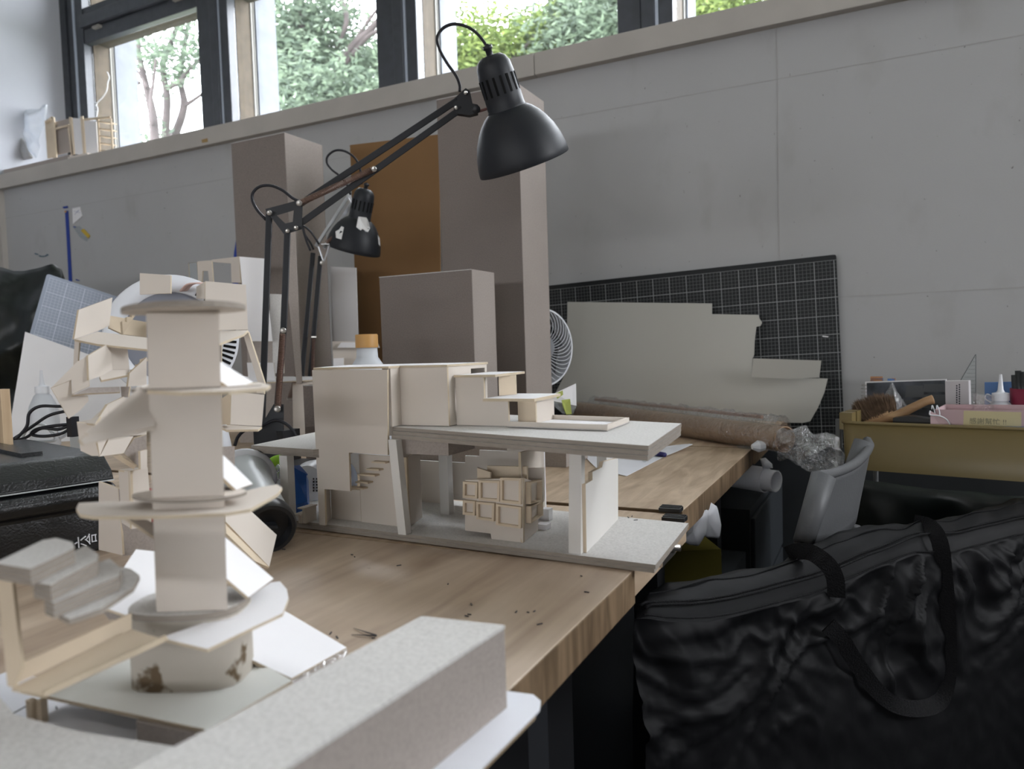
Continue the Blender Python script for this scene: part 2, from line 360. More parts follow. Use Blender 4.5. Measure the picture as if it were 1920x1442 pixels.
def text(body, name, center, right, upv, size, m, parent=None, depth=.0003):
    c = bpy.data.curves.new(name, 'FONT'); c.body = body; c.size = size; c.align_x = 'CENTER'; c.align_y = 'CENTER'; c.extrude = depth
    t = bpy.data.objects.new(name, c); COL.objects.link(t)
    dg = bpy.context.evaluated_depsgraph_get(); me = bpy.data.meshes.new_from_object(t.evaluated_get(dg)); bpy.data.objects.remove(t)
    right = V(right).normalized(); upv = (V(upv)-right*V(upv).dot(right)).normalized(); n = right.cross(upv)
    R = Matrix((right, upv, n)).transposed()
    vs = [V(center)+R@v.co for v in me.vertices]; fs = [tuple(p.vertices) for p in me.polygons]
    return link(name, vs, fs, m, parent)

# ================================================================== THE ROOM
YW, YG = 2.2, 2.6           # face of the white wall, window line
ZL = 1.90                   # top of the wall below the windows
struct(xbox('floor', WX0-.3, WX1+.3, -5, 2.6, -.1, 0, M_floor))
struct(xbox('ceiling', WX0-.3, WX1+.3, -5, 3.0, 3.42, 3.55, M_ceil))
wb = struct(xbox('wall_back', WX0, WX1, YW, YG+.1, 0, ZL, M_wall))
# panel joints of the wall
xj = Y(1457, 100, YW).x; zj = Y(1180, 198.5, YW).z; zl = Y(1590, 556, YW).z
g = G()
g.box(((WX0+WX1)/2, YW, zj), WX1-WX0, .0012, .0022); g.box(((WX0+WX1)/2+1.5, YW, zl), 4, .0012, .0022)
for k in (0, 2): g.box((xj+k*1.22, YW, (zl+ZL)/2), .0022, .0012, ZL-zl)
jm = mat('panel_joint', (.38, .37, .36), .9)
g.out('joint_line', jm, wb)
struct(xbox('wall_left', WX0-.25, WX0, -5, 3.0, 0, 3.42, M_wallL))
struct(xbox('wall_right', WX1, WX1+.25, -5, 3.0, 0, 1.5, M_room)); struct(xbox('wall_right_upper', WX1, WX1+.25, -5, 3.0, 3.0, 3.42, M_room))
struct(xbox('wall_right_rear', WX1, WX1+.25, -5, 1.0, 1.5, 3.0, M_room)); struct(xbox('wall_right_pier', WX1, WX1+.25, 2.1, 3.0, 1.5, 3.0, M_room))
r1 = struct(xbox('wall_rear', WX0, WX1, -4.7, -4.5, 0, 1.1, M_room)); struct(xbox('wall_rear_upper', WX0, WX1, -4.7, -4.5, 1.38, 3.42, M_room))  # slit between the two parts is added to let in fill
for k in range(5): struct(xbox('wall_rear_pier', WX0+k*2.3625-.2, WX0+k*2.3625+.2, -4.7, -4.5, 1.1, 1.38, M_room))
# ledge trim along the wall
zt0, zt1 = Y(1180, 103, YW-.03).z, Y(1000, 99, YW-.03).z
for k, (x0, x1) in enumerate(((-3.935, Y(1001, 110, YW-.03).x-.001), (Y(1001, 110, YW-.03).x+.001, 1.6), (1.602, WX1))):
    t = struct(xbox('trim_%d' % (k+1), x0, x1, YW-.03, YW+.02, zt0, zt1, M_trim, bev=.002))
struct(xbox('trim_4', WX0, -3.905, YW-.025, YW, .68, zt0, M_trim))
struct(xbox('trim_5', WX0, WX1, YW+.021, YG+.05, ZL, ZL+.005, M_trim))
struct(xbox('baseboard_back', WX0, WX1, YW-.022, YW, 0, .66, M_wains))

# windows: dark steel frames, 1.045 m apart, concrete piers behind
def mx(k): return -3.757+1.045*k      # left edge of glazed bay k
ZH = Y(180, 60, YG).z                 # underside of the transom
NB = 9
for k in range(NB):
    x0 = mx(k); x1 = x0+1.045
    wn = thing('window_%d' % (k+1), None, None, (x0, YG, ZL)); wn['kind'] = 'structure'
    ix0 = x0; ix1 = x1-.20            # clear opening
    # mullion between this bay and the next: two dark posts with an edge between, its reflection put into the colour
    xbox('mullion', ix1, ix1+.085, YG-.03, YG+.02, ZL, 3.42, M_frame, wn, bev=.003)
    xbox('mullion', ix1+.088, ix1+.135, YG-.04, YG+.02, ZL, 3.42, M_frame, wn, bev=.003)
    xbox('mullion_edge', ix1+.136, ix1+.147, YG-.03, YG+.05, ZL, 3.42, M_frame2, wn)
    xbox('mullion', ix1+.148, ix1+.198, YG-.03, YG+.02, ZL, 3.42, M_frame, wn, bev=.003)
    # transom and sash head
    xbox('transom', x0-.01, x1, YG-.045, YG+.02, ZH+.02, ZH+.085, M_frame, wn, bev=.004)
    xbox('sash_head', x0-.01, ix1, YG-.02, YG+.02, ZH-.055, ZH+.018, M_frame, wn, bev=.003)
    xbox('sash_rail', x0-.01, ix1, YG-.02, YG+.02, ZH+.087, ZH+.13, M_frame, wn)
    g = G(); g.box((x0+.11, YG-.03, ZH+.004), .055, .02, .012); g.box((x0+.72, YG-.03, ZH+.004), .055, .02, .012); g.out('hinge', M_bead, wn)
    # glass
    xbox('pane', ix0, ix1, YG+.012, YG+.016, ZL, ZH-.055, M_glass, wn)
    xbox('pane', ix0, ix1, YG+.012, YG+.016, ZH+.13, 3.4, M_glass, wn)
    # outside: tan reveal, bead and grey render fin at the left jamb; reveal under the lintel
    xbox('reveal', x0-.19, x0-.001, YG+.022, YG+.112, ZL-.4, 3.42, M_conc, wn)
    xbox('reveal_bead', x0-.185, x0+.004, YG+.113, YG+.122, ZL-.4, 3.42, M_bead, wn)
    xbox('reveal_bead', x0-.185, x0+.004, YG+.127, YG+.136, ZL-.4, 3.42, M_bead, wn)
    xbox('fin', x0-.185, x0+.012, YG+.137, YG+.27, ZL-.6, 3.8, M_fin, wn)
    xbox('head_reveal', x0, ix1, YG+.022, YG+.112, ZH-.035, ZH+.10, M_conc, wn)
# left end frame against the white wall
t = struct(xbox('trim_6', WX0, WX0+.045, YG-.03, YG+.06, ZL, 3.42, M_frame)); struct(xbox('trim_7', WX0+.05, WX0+.10, YG-.02, YG+.06, ZL, 3.42, M_frame))
struct(xbox('trim_8', WX0+.105, WX0+.12, YG-.03, YG+.05, ZL, 3.42, M_frame2)); struct(xbox('trim_9', WX0+.121, mx(0)-.011, YG-.025, YG+.06, ZL, 3.42, M_frame))
struct(xbox('wall_outer_sill', WX0-.3, WX1+.3, YG+.1, YG+.36, ZL-.9, ZL-.35, M_fin))
struct(xbox('wall_back_upper', WX0, WX1, YG-.02, YG+.3, 3.38, 3.55, M_wallL))
tagp(struct(xbox('ground', -40, 30, 3.2, 60, -3.2, -3.0, mat('garden_ground', (.08, .10, .05), .9, var=.3, scale=1))))

# ------------------------------------------------------------------ trees outside
def tree(label, limbs, blobs, ml, n_leaf, seed, leaf=.09):
    rnd = random.Random(seed)
    base = limbs[0][0][0]
    t = thing('tree', label, 'tree', V((base.x, base.y, -3)), 'trees outside the windows')
    g = G()
    for i, (pts, r0, r1) in enumerate(limbs):
        pp = spline(pts, 4)
        if i == 0: pp = [V((pp[0].x, pp[0].y, -3))]+pp
        n = len(pp); g.tube(pp, [.6*(r0+(r1-r0)*j/(n-1)) for j in range(n)], 7)
    g.out('trunk', M_bark, t, smooth=True)
    vs = []; fs = []
    tot = sum(b[1] for b in blobs)
    for (c, wgt, rad) in blobs:
        m_ = int(2.1*n_leaf*wgt/tot)
        while m_ > 0:
            d = V((rnd.gauss(0, 1), rnd.gauss(0, 1), rnd.gauss(0, 1)))*rad*.34; tc = c+d
            for q in range(6):          # small spray of leaflets
                p = tc+V((rnd.uniform(-1, 1), rnd.uniform(-1, 1), rnd.uniform(-1, 1)))*.11
                a = V((rnd.uniform(-1, 1), rnd.uniform(-1, 1), rnd.uniform(-.5, .5))).normalized(); b = a.cross(V((rnd.uniform(-1, 1), rnd.uniform(-1, 1), rnd.uniform(-1, 1)))).normalized()
                L = .62*leaf*rnd.uniform(.6, 1.3); i = len(vs)
                vs += [p-a*L, p+b*L*.32, p+a*L, p-b*L*.32]; fs.append((i, i+1, i+2, i+3)); m_ -= 1
    me = bpy.data.meshes.new('foliage'); me.from_pydata(vs, [], fs); me.materials.append(ml)
    o = bpy.data.objects.new('foliage', me); COL.objects.link(o); o.parent = t; o.matrix_parent_inverse = Matrix.Translation(-t.location); o['kind'] = 'stuff'
def Yl(L, Yv): return [Y(a, b, Yv) for a, b in L]
tree('dark bare-limbed tree seen through the leftmost window', [
    (Yl([(292, 330), (288, 230), (276, 170), (262, 110), (258, 60)], 7.5), .14, .05),
    (Yl([(288, 235), (283, 190), (288, 150), (292, 110)], 7.4), .06, .03),
    (Yl([(276, 165), (262, 140), (247, 118)], 7.4), .05, .02),
    (Yl([(262, 155), (250, 160), (243, 157)], 7.4), .05, .04)],
    [(Y(300, 105, 7.6), 2, .55), (Y(260, 85, 7.6), .6, .35), (Y(275, 250, 7.8), .8, .4), (Y(255, 130, 8), .3, .4)], M_leafA, 420, 1)
tree('forked tree with dark upright limbs behind the leftmost window', [
    (Yl([(305, 330), (310, 250), (313, 180), (305, 120), (330, 55), (332, 10)], 8.2), .13, .05),
    (Yl([(315, 165), (340, 150), (352, 132), (382, 108)], 8.2), .07, .04),
    (Yl([(325, 262), (345, 200), (338, 150), (345, 90), (358, 20)], 8.4), .12, .05),
    (Yl([(344, 200), (362, 188), (385, 172)], 8.4), .06, .04), (Yl([(305, 255), (330, 240), (342, 215)], 8.4), .07, .05)],
    [(Y(318, 110, 8.2), 2, .6), (Y(355, 60, 8.2), 2, .6), (Y(370, 110, 8.3), .8, .4), (Y(335, 130, 8.3), .8, .5), (Y(285, 215, 9), .3, .4)], M_leafA, 700, 2)
tree('leafy tree with a leaning pale branch filling the second window', [
    (Yl([(560, 330), (568, 200), (578, 130), (570, 60), (560, 0)], 7.6), .17, .09),
    (Yl([(590, 290), (618, 160), (655, 95), (690, 60), (725, 20)], 7.9), .13, .06),
    (Yl([(655, 95), (690, 40), (712, 12)], 7.9), .05, .03), (Yl([(640, 130), (690, 68), (730, 55)], 7.9), .06, .04),
    (Yl([(555, 170), (545, 140), (520, 150)], 7.6), .06, .03), (Yl([(520, 230), (525, 190), (530, 165)], 7.4), .05, .05), (Yl([(640, 0), (650, 40), (630, 90)], 7.8), .06, .05)],
    [(Y(540, 60, 7.6), 3, .7), (Y(580, 40, 7.7), 2, .7), (Y(530, 130, 7.4), 2.5, .6), (Y(600, 110, 7.8), 2, .6), (Y(640, 30, 8.2), 1.6, .6), (Y(600, 180, 7.3), 2.5, .7), (Y(520, 200, 7.4), 1.6, .5),
     (Y(680, 150, 8.4), 3, .7), (Y(660, 190, 7.7), 2, .6), (Y(560, 90, 8.8), 2, .8), (Y(630, 140, 8.9), 2, .8), (Y(705, 110, 9), 1.5, .5)], M_leafA, 9000, 3)
tree('bright green bushy tree low in the third window', [
    (Yl([(880, 240), (900, 130), (905, 100), (925, 70)], 9), .09, .04), (Yl([(900, 140), (960, 110), (1010, 60)], 9), .05, .03)],
    [(Y(860, 110, 8.6), 3, .8), (Y(895, 100, 8.8), 3, .8), (Y(950, 105, 9.2), 3, .8), (Y(1000, 105, 9.4), 2.5, .8), (Y(870, 135, 8.6), 2, .6), (Y(1010, 85, 9.6), 1.6, .7)], M_leafB, 6000, 4, .085)
tree('tall grey-green tree at the right of the third window', [
    (Yl([(1060, 200), (1075, 100), (1090, 50), (1110, 0)], 9.5), .10, .05), (Yl([(1075, 100), (1120, 60), (1160, 45)], 9.5), .05, .03), (Yl([(1000, 120), (1030, 70), (1045, 50)], 9.3), .04, .02)],
    [(Y(1040, 60, 9.8), 3, .7), (Y(1080, 30, 9.8), 3.4, .8), (Y(1130, 20, 9.8), 3.4, .9), (Y(1100, 75, 9.4), 3, .9), (Y(1150, 60, 9.6), 3, .9), (Y(1060, 95, 9.2), 2, .8)], M_leafA, 6500, 5)
tree('green treetop glimpsed in the rightmost window', [
    (Yl([(1330, 120), (1345, 50), (1360, 0)], 9), .08, .04)],
    [(Y(1320, 10, 9), 3, .6), (Y(1360, 0, 9.2), 3, .6), (Y(1400, -15, 9.2), 2, .6), (Y(1450, -40, 9), 2, .8), (Y(1340, 40, 9), 2, .6)], M_leafB, 2500, 6, .085)

# ================================================================== DESKS (three desk tops in a row up to the wall, with a filler plank)
ZT = .74; XE = -.213
def desk(label, x0, x1, y0, y1, zt, m, legs, group='desks in the row'):
    t = thing('desk', label, 'desk', ((x0+x1)/2, (y0+y1)/2, 0), group)
    o = xbox('desk_top', x0, x1, y0, y1, zt-.034, zt, m, t); o.data.materials.append(M_edge)
    for p in o.data.polygons:
        if abs(p.normal.z) < .5: p.material_index = 1
    bevel(o, .0016)
    for lx, ly in legs:
        xbox('leg', lx-.02, lx+.02, ly-.02, ly+.02, 0, zt-.0345, M_black, t)
    xbox('cross_rail', x0+.06, x1-.06, (y0+y1)/2-.012, (y0+y1)/2+.012, zt-.075, zt-.0345, M_black, t)
    return t
desk('near wooden desk top, worn beech, on black legs', -3.0, XE, -.35, .682, ZT, M_desk, [(-.28, .55), (-.30, -.25), (-2.9, .55), (-2.9, -.25)])
desk('middle wooden desk with rippled grain beyond the big building model', -3.0, -.229, .944, 1.545, ZT, M_desk2, [(-.30, 1.45), (-.30, 1.02), (-2.9, 1.45), (-2.9, 1.02)])
desk('far wooden desk against the wall under the paper roll', -3.2, -.225, 1.552, 2.15, ZT, M_desk2, [(-.62, 2.05), (-.64, 1.64), (-3.1, 2.05), (-3.1, 1.64)])
pk = thing('desk_plank', 'narrow wooden plank bridging the gap between two desks under the model base', 'plank', (-.9, .81, ZT-.034))
o = xbox('plank_board', -1.8, -.221, .686, .93, ZT-.036, ZT-.001, M_desk2, pk); bevel(o, .0015)
o = xbox('end_bracket', -.2208, -.2175, .80, .86, ZT-.032, ZT-.006, M_steel, pk)
G().lathe((-.2175, .835, ZT-.018), (1, 0, 0), [(0, .007), (.004, .007), (.004, .004), (.012, .004), (.012, .0001)], 10).out('bolt', M_steel, pk, True)
for k in range(4): xbox('foot_block', -1.7+k*.45, -1.64+k*.45, .70, .92, .0, ZT-.0365, M_black, pk)
for (p, lab) in (((1261, 959), 'small black ribbed corner clip at the near corner of the middle desk'), ((1268, 977), 'small black ribbed clip on the plank end beside the model base')):
    a = Z(*p, ZT); t = thing('corner_clip', lab, 'clip', (a.x, a.y, ZT), 'black clips at the desk joint')
    xbox('clip_body', a.x-.016, a.x+.012, a.y-.010, a.y+.010, ZT+.0002, ZT+.006, M_blacks, t, bev=.001)
    for q in (-.006, 0, .006): xbox('clip_rib', a.x-.015, a.x+.011, a.y+q-.0012, a.y+q+.0012, ZT+.006, ZT+.0072, M_black, t)

# ================================================================== MAIN BUILDING MODEL
ZB = ZT+.0088
mm = thing('architectural_model', 'large cream card building model with raised grey deck on posts over a greyboard base', 'model', (-.45, .76, ZT+.0005), 'architectural models')
BP = [V((-.722, .703, 0)), V((-.192, .676, 0)), V((-.200, .848, 0)), V((-.74, .885, 0))]
for k in range(2): slab('base_layer', [p+V((.0012*k, 0, 0)) for p in BP], ZT+.0005+.0042*k, ZT+.0045+.0042*k, M_greyL, mm, M_layer)
ZP = .872
DP = [Z(735, 800, ZP), Z(1215, 835, ZP), Z(1277, 793, ZP), V((-.53, .885, 0))]
for k in range(3):
    off = [V((0, .0015*((k*7) % 3-1), 0))]*4
    slab('deck_layer', [V((p.x, p.y, 0))+q for p, q in zip(DP, off)], ZP-.0135+.0045*k, ZP-.0135+.0043*(k+1), M_greyL, mm, M_layer)
ZP2 = .843
dl = [Z(471, 835, ZP2), V((Z(589, 843, ZP2).x-.002, Z(589, 843, ZP2).y, 0)), V((-.60, .705, 0)), V((-.60, .82, 0)), V((-.755, .875, 0))]
slab('deck_layer', dl, ZP2-.0065, ZP2, M_greyL, mm, M_layer); slab('deck_layer', [p+V((.004, .004, 0)) for p in dl], ZP2-.0105, ZP2-.0067, M_greyL, mm, M_layer)
def post(a, w_, d_, z1, m=M_off, lean=(0, 0)):
    A = Z(*a, ZB); b = [A, A+V((w_, 0, 0)), A+V((w_, d_, 0)), A+V((0, d_, 0))]
    g = G(); v = b+[up(p, z1)+V((lean[0], lean[1], 0)) for p in b]
    g.add(v, [(3, 2, 1, 0), (4, 5, 6, 7), (0, 1, 5, 4), (1, 2, 6, 5), (2, 3, 7, 6), (3, 0, 4, 7)]); return g.out('post', m, mm)
post((529, 976), .013, .012, ZP2-.0108)
post((746.5, 1002), .011, .011, ZP-.0137, lean=(-.009, .0))
post((1066, 1037), .0135, .010, ZP-.0137, lean=(-.001, .012))
post((826, 964), .013, .012, ZP-.0137)
A = Z(1126, 900, ZB); A = V((-.33, .84, 0)); 
g = G().box((Y(1131, 850, .85).x, .85, (ZB+ZP-.0137)/2), .0125, .0125, ZP-.0137-ZB); g.out('post', M_off, mm)
# tall front facade panel with a stepped cut
fy = lambda x, y: Y(x, y, .692)
zf = ZB
P1 = [fy(585, 694), fy(726, 693), fy(727, 853.6), fy(654, 848.6), fy(656.5, 921), fy(608.5, 917), fy(610, 984), fy(599, 984)]
P1[-1].z = P1[-2].z = ZB+.0001
board('facade_panel', P1, .003, M_cream, mm, M_creamE)
ztp = P1[0].z
# side return of the facade, block behind it
xr = P1[1].x
g = G().prism([V((xr-.003, .698, ZP+.0002)), V((xr-.003, .80, ZP+.0002)), V((xr-.003, .80, ztp)), V((xr-.003, .698, ztp))], (.003, 0, 0)); g.out('side_wall', M_cream, mm)
b0, b1 = Z(750, 797, ZP), Z(838, 800, ZP)
zb2 = ztp
F2 = [V((b0.x-.004, b0.y, ZP+.0002)), V((b1.x, b0.y, ZP+.0002)), V((b1.x, b0.y, zb2)), V((b0.x-.004, b0.y, zb2))]
G().prism(F2, (0, .003, 0), 0, 1).out('front_wall', M_cream, mm, mats=[M_creamE])
xs = b1.x; yb = X(912, 674, xs).y
S2 = [(b0.y+.003, ZP+.0002), (b0.y+.003, zb2), (b0.y+.055, zb2), (b0.y+.055, ZP+.0002)]
G().prism([V((xs, a, b)) for a, b in S2], (-.003, 0, 0)).out('side_wall', M_cream, mm)
ys = b0.y
G().prism([V((xs, ys+.055, zb2-.004)), V((xs, yb, zb2-.004)), V((xs, yb, zb2)), V((xs, ys+.055, zb2))], (-.003, 0, 0)).out('side_wall', M_cream, mm)
G().prism([V((xs, ys+.09, ZP+.0002)), V((xs, yb, ZP+.0002)), V((xs, yb, zb2-.0042)), V((xs, ys+.09, zb2-.0042))], (-.003, 0, 0)).out('side_wall', M_cream, mm)
G().prism([V((-.60, yb, ZP2+.001)), V((xs-.0035, yb, ZP+.0002)), V((xs-.0035, yb, zb2)), V((-.60, yb, zb2))], (0, -.003, 0)).out('rear_wall', M_cream, mm)
slab('roof_panel', [V((P1[0].x, .6945, 0)), V((xr, .6945, 0)), V((xr+.001, b0.y-.001, 0)), V((b1.x+.001, b0.y-.001, 0)), V((b1.x+.001, yb+.002, 0)), V((-.66, yb+.002, 0))], max(zb2, ztp)+.0002, max(zb2, ztp)+.0028, M_white, mm, M_creamE)
# stepped block with two terraces and a tray on the deck
def zp(x, y): return Z(x, y, ZP)
c0, c1, c2 = zp(857, 797), zp(906, 799), zp(951, 800)
zc1, zc2 = hgt(c0, 708), hgt(c2, 753.5)
yf = c0.y
Fr = [V((c0.x, yf, ZP+.0002)), V((c2.x, yf, ZP+.0002)), V((c2.x, yf, zc2)), V((c1.x, yf, zc2)), V((c1.x, yf, zc1)), V((c0.x, yf, zc1))]
G().prism(Fr, (0, .003, 0), 0, 1).out('front_wall', M_cream, mm, mats=[M_creamE])
def roof(name, px, z, m=M_white):
    slab(name, [Z(a, b, z) for a, b in px], z-.0028, z, m, mm, M_creamE)
x3 = Y(984, 701, yf+.10).x
slab('roof_panel', [V((c0.x-.001, yf-.002, 0)), V((Y(929, 713, yf-.002).x, yf-.002, 0)), V((Y(984, 701, yf+.085).x, yf+.085, 0)), V((c0.x-.001, yf+.085, 0))], zc1+.0002, zc1+.003, M_white, mm, M_creamE)
slab('roof_panel', [V((c1.x-.0005, yf-.0025, 0)), V((Y(1002, 754, yf-.0025).x, yf-.0025, 0)), V((Y(1051, 739, yf+.08).x, yf+.08, 0)), V((c1.x-.0005, yf+.08, 0))], zc2+.0002, zc2+.0035, M_white, mm, M_creamE)
xw1 = Y(963, 720, yf+.05).x
G().prism([V((c1.x+.001, yf+.035, zc2+.004)), V((xw1, yf+.055, zc2+.004)), V((xw1, yf+.055, zc1)), V((c1.x+.001, yf+.035, zc1))], (0, .003, 0), 0, 1).out('recessed_wall', M_cream2, mm, mats=[M_creamE])
xw2 = Y(1003, 770, yf+.02).x
G().prism([V((c2.x+.001, yf+.022, ZP+.0002)), V((xw2, yf+.022, ZP+.0002)), V((xw2, yf+.022, zc2)), V((c2.x+.001, yf+.022, zc2))], (0, .003, 0), 0, 1).out('recessed_wall', M_cream2, mm, mats=[M_creamE])
G().prism([V((xw2, yf+.025, ZP+.0002)), V((xw2, yf+.075, ZP+.0002)), V((xw2, yf+.075, zc2)), V((xw2, yf+.025, zc2))], (-.003, 0, 0)).out('side_wall', M_cream, mm)
tr = [zp(951, 801), zp(1139, 808), zp(1180, 793), zp(1004, 786)]
for a, b in ((0, 1), (1, 2), (3, 2)):
    A, B = tr[a], tr[b]; n = V((-(B-A).y, (B-A).x, 0)).normalized()*.003
    if (a, b) == (3, 2): n = -n
    G().prism([up(A, ZP+.0002), up(B, ZP+.0002), up(B, ZP+.0062), up(A, ZP+.0062)], n, 0).out('tray_wall', M_cream, mm)
slab('tray_floor', [p*1 for p in tr], ZP+.0001, ZP+.0012, M_white, mm)
# under the deck: wall block, treads, beam
wa, wb_, wc = Z(678, 979, ZB), Z(767, 990, ZB), Z(792, 970, ZB)
zw = hgt(wa, 852)
for A, B in ((wa, wb_), (wb_, wc)):
    n = V((-(B-A).y, (B-A).x, 0)).normalized()*.003
    G().prism([up(A, ZB+.0001), up(B, ZB+.0001), up(B, zw), up(A, zw)], n, 0, 1).out('lower_wall', M_cream, mm, mats=[M_creamE])
wallp('lower_wall', (622, 972), (677.5, 978), ZB+.0001, 917, 919, .003, M_cream, mm, 1, M_creamE)
wallp('lower_wall', (610.5, 983.5), (621.5, 972), ZB+.0001, 917, 917, .003, M_cream, mm, 1, M_creamE)
for (a, b) in (((702, 869), (727, 863)), ((692, 883), (715, 876)), ((677, 891), (708, 889)), ((672, 905), (695, 902)), ((657, 914), (685, 915))):
    yy = wa.y-.006; A, B = Y(a[0], a[1], yy), Y(b[0], b[1], yy); G().box((A+B)/2, (B-A).length, .011, .0018).out('stair_tread', M_cream2, mm)
bt = ZP-.0138
bz = Z(760, 822, bt)
bx1 = Z(839, 825, bt)
G().box(((bz.x+bx1.x)/2, bz.y+.03, bt-.009), bx1.x-bz.x, .06, .018).out('deck_beam', M_grey, mm)
G().box((-.41, .845, bt-.006), .16, .012, .012).out('deck_beam', M_grey, mm)
for (a, b) in ((573, 969), (581, 966)):
    A = Z(a, 978, ZB); h0 = .010 if a == 573 else .018
    G().box((A.x, A.y, ZB+h0/2+.0001), .005, .02, h0).box((A.x-.003, A.y, ZB+h0+.0008), .011, .024, .0016).out('stair_tread', M_cream, mm)
# long stepped wall at the back of the base with the right return
q0 = Z(981, 1003, ZB); q1 = Z(1023, 960, ZB)
YBW = q1.y
def bw(x, y): return Y(x, y, YBW)
st = [bw(760, 862), bw(872, 868), bw(872, 854.5), bw(898.5, 855.5), bw(898.5, 844), bw(950.6, 846), bw(950.6, 838), bw(1022, 838.5)]
xr_ = q1.x
bot = [V((xr_, YBW, ZB+.0001)), V((bw(975, 950).x, YBW, ZB+.0001)), V((bw(975, 950).x, YBW, bw(900, 937).z)), V((bw(845, 950).x, YBW, bw(845, 937).z)), V((bw(845, 950).x, YBW, ZB+.0001)), V((bw(760, 950).x, YBW, ZB+.0001))]
st[-1].x = xr_
board('stepped_wall', st+bot, .003, M_cream, mm, M_white)  # cut edges white: light from behind is put into their colour
rw = [V((xr_, YBW-.0005, ZB+.0001)), V((xr_, YBW-.0005, st[-1].z)), up(V((q0.x, q0.y, 0)), hgt(q0, 848)), up(q0, ZB+.0001)]
board('return_wall', rw, .003, M_cream, mm, M_creamE)
# small block studded with window boxes
k0, k1, k2 = Z(921.5, 1011, ZB), Z(981, 1018, ZB), Z(1009, 995, ZB)
kn = V(((k1-k0).y, -(k1-k0).x, 0)).normalized(); fp = plane(k1, kn); kn2 = V(((k2-k1).y, -(k2-k1).x, 0)).normalized(); sp_ = plane(k1, kn2)
blk = board('window_block', [fp(872, 900), fp(872, 994.7), fp(920, 1000.5), up(k0, ZB+.0001), up(k1, ZB+.0001), fp(981, 896)], .003, M_cream, mm, M_creamE)
board('window_block_side', [up(k1, ZB+.0001), up(k2, ZB+.0001), sp_(1009, 905), sp_(981, 896)], .003, M_cream, mm, M_creamE)
zt_ = fp(981, 896).z
kk = -kn*.055
board('window_block_back', [fp(900, 893)+kk, fp(900, 960)+kk, fp(976, 960)+kk, fp(976, 893)+kk], .003, M_cream, mm)
def frame(q, n, par, proud=.004, t=.0024):
    g = G(); c = sum(q, V((0, 0, 0)))/4; n4 = len(q)
    inn = [c+(p-c)*(1-2*t/ (p-c).length*.8) for p in q]
    for i in range(4):
        j = (i+1) % 4; g.prism([q[i], q[j], inn[j], inn[i]], n*proud)
    return g.out('window_box', M_cream2, par)
for q in ([(871.3, 901.5), (899, 903.7), (898, 934), (871.3, 932)], [(900.4, 899.4), (940.5, 900.8), (939.7, 939.4), (901, 936.5)], [(941.2, 894.3), (979.8, 895.7), (979.8, 945), (941.2, 940.8)],
          [(871.3, 936.5), (894.6, 938.7), (893.9, 965.6), (871.3, 963.4)], [(896, 939.4), (930.3, 942.3), (929.5, 976.5), (896.8, 972)], [(933.2, 943.8), (980.5, 949.6), (979.8, 989.6), (933.2, 983)]):
    frame([fp(*p)+kn*.0002 for p in q], kn, mm)
for q in ([(984.5, 904), (1008.2, 898.6), (1007.4, 939.4), (985, 945)], [(985.5, 949), (1009, 938), (1009, 966), (985.5, 981)]):
    frame([sp_(*p)+kn2*.0002 for p in q], kn2, mm, .006)
for (a, b, za) in ((878, 903, .012), (884, 960, .015)):
    A, B = fp(a, 905)+kk*.35*(1 if za < .013 else 1.8), fp(b, 905)+kk*.35*(1 if za < .013 else 1.8)
    G().prism([up(A, zt_-.012), up(B, zt_-.012), up(B, zt_+.006*(za > .013)), up(A, zt_+.004)], -kn*.003).out('inner_wall', M_cream2, mm)
for i, (a, h0) in enumerate((((1008, 992), .006), ((1013, 975), .014))):
    A = Z(a[0], a[1], ZB); G().box((A.x+.006, A.y+.004, ZB+h0/2+.0001), .013, .012, h0).out('stair_step', M_white, mm)
# stepped side panel at the right front
s0, s1 = Z(1096, 1041, ZB), Z(1160, 972, ZB)
d_ = s1-s0; sn = V((d_.y, -d_.x, 0)).normalized(); spn = plane(s0, sn)
SP = [spn(a, b) for a, b in ((1100, 1041), (1098, 908), (1111, 900), (1111, 885), (1129, 876), (1131, 866), (1159, 859), (1159, 977), (1144, 989), (1143, 998), (1129, 1008), (1114, 1021))]
for i in (0,): SP[i].z = ZB+.0001
g = G().prism(SP, -sn*.0045, 0, 1); g.out('stepped_panel', M_off, mm, mats=[M_cream2])

# ================================================================== FOREGROUND GREY BOX, BOARD AND PLATE
n0 = Z(948.5, 1326, ZT+.006); zbt = hgt(n0, 1172)
e0 = Z(947, 1172, zbt); e1 = Z(545, 1432, zbt); f0 = Z(790, 1155, zbt)
dirb = (e1-e0).normalized(); wv = (f0-e0)
Lb = .34
bb = [e0, e0+dirb*Lb, e0+dirb*Lb+wv, f0]
gb = thing('cardboard_box', 'long closed greyboard box in the foreground, dust specks on its lid', 'box', (sum((p for p in bb), V())/4*1)*1)
gb.location = V((gb.location.x, gb.location.y, ZT+.006))
slab('box_lid', bb, zbt-.002, zbt, M_greyL, gb)
ins = [p+(sum(bb, V())/4-p).normalized()*.0006 for p in bb]
slab('box_body', ins, ZT+.0062, zbt-.0021, M_grey, gb)
pb = [Z(955, 1302, ZT+.004), Z(1000, 1308, ZT+.004), Z(1014, 1320, ZT+.004), Z(1012, 1336, ZT+.004), V((XE+.028, .24, 0)), V((XE+.03, .12, 0)), V((XE-.24, .10, 0)), V((XE-.24, .30, 0))]
t = thing('foam_board', 'white paper-faced board overhanging the desk edge under the grey box', 'board', (XE-.1, .25, ZT+.0003))
slab('paper_face', pb, ZT+.0045, ZT+.006, M_paper, t); slab('board_core', [p-V((.002, .002, 0)) for p in pb], ZT+.0004, ZT+.0044, M_ply, t)
zpl = .775
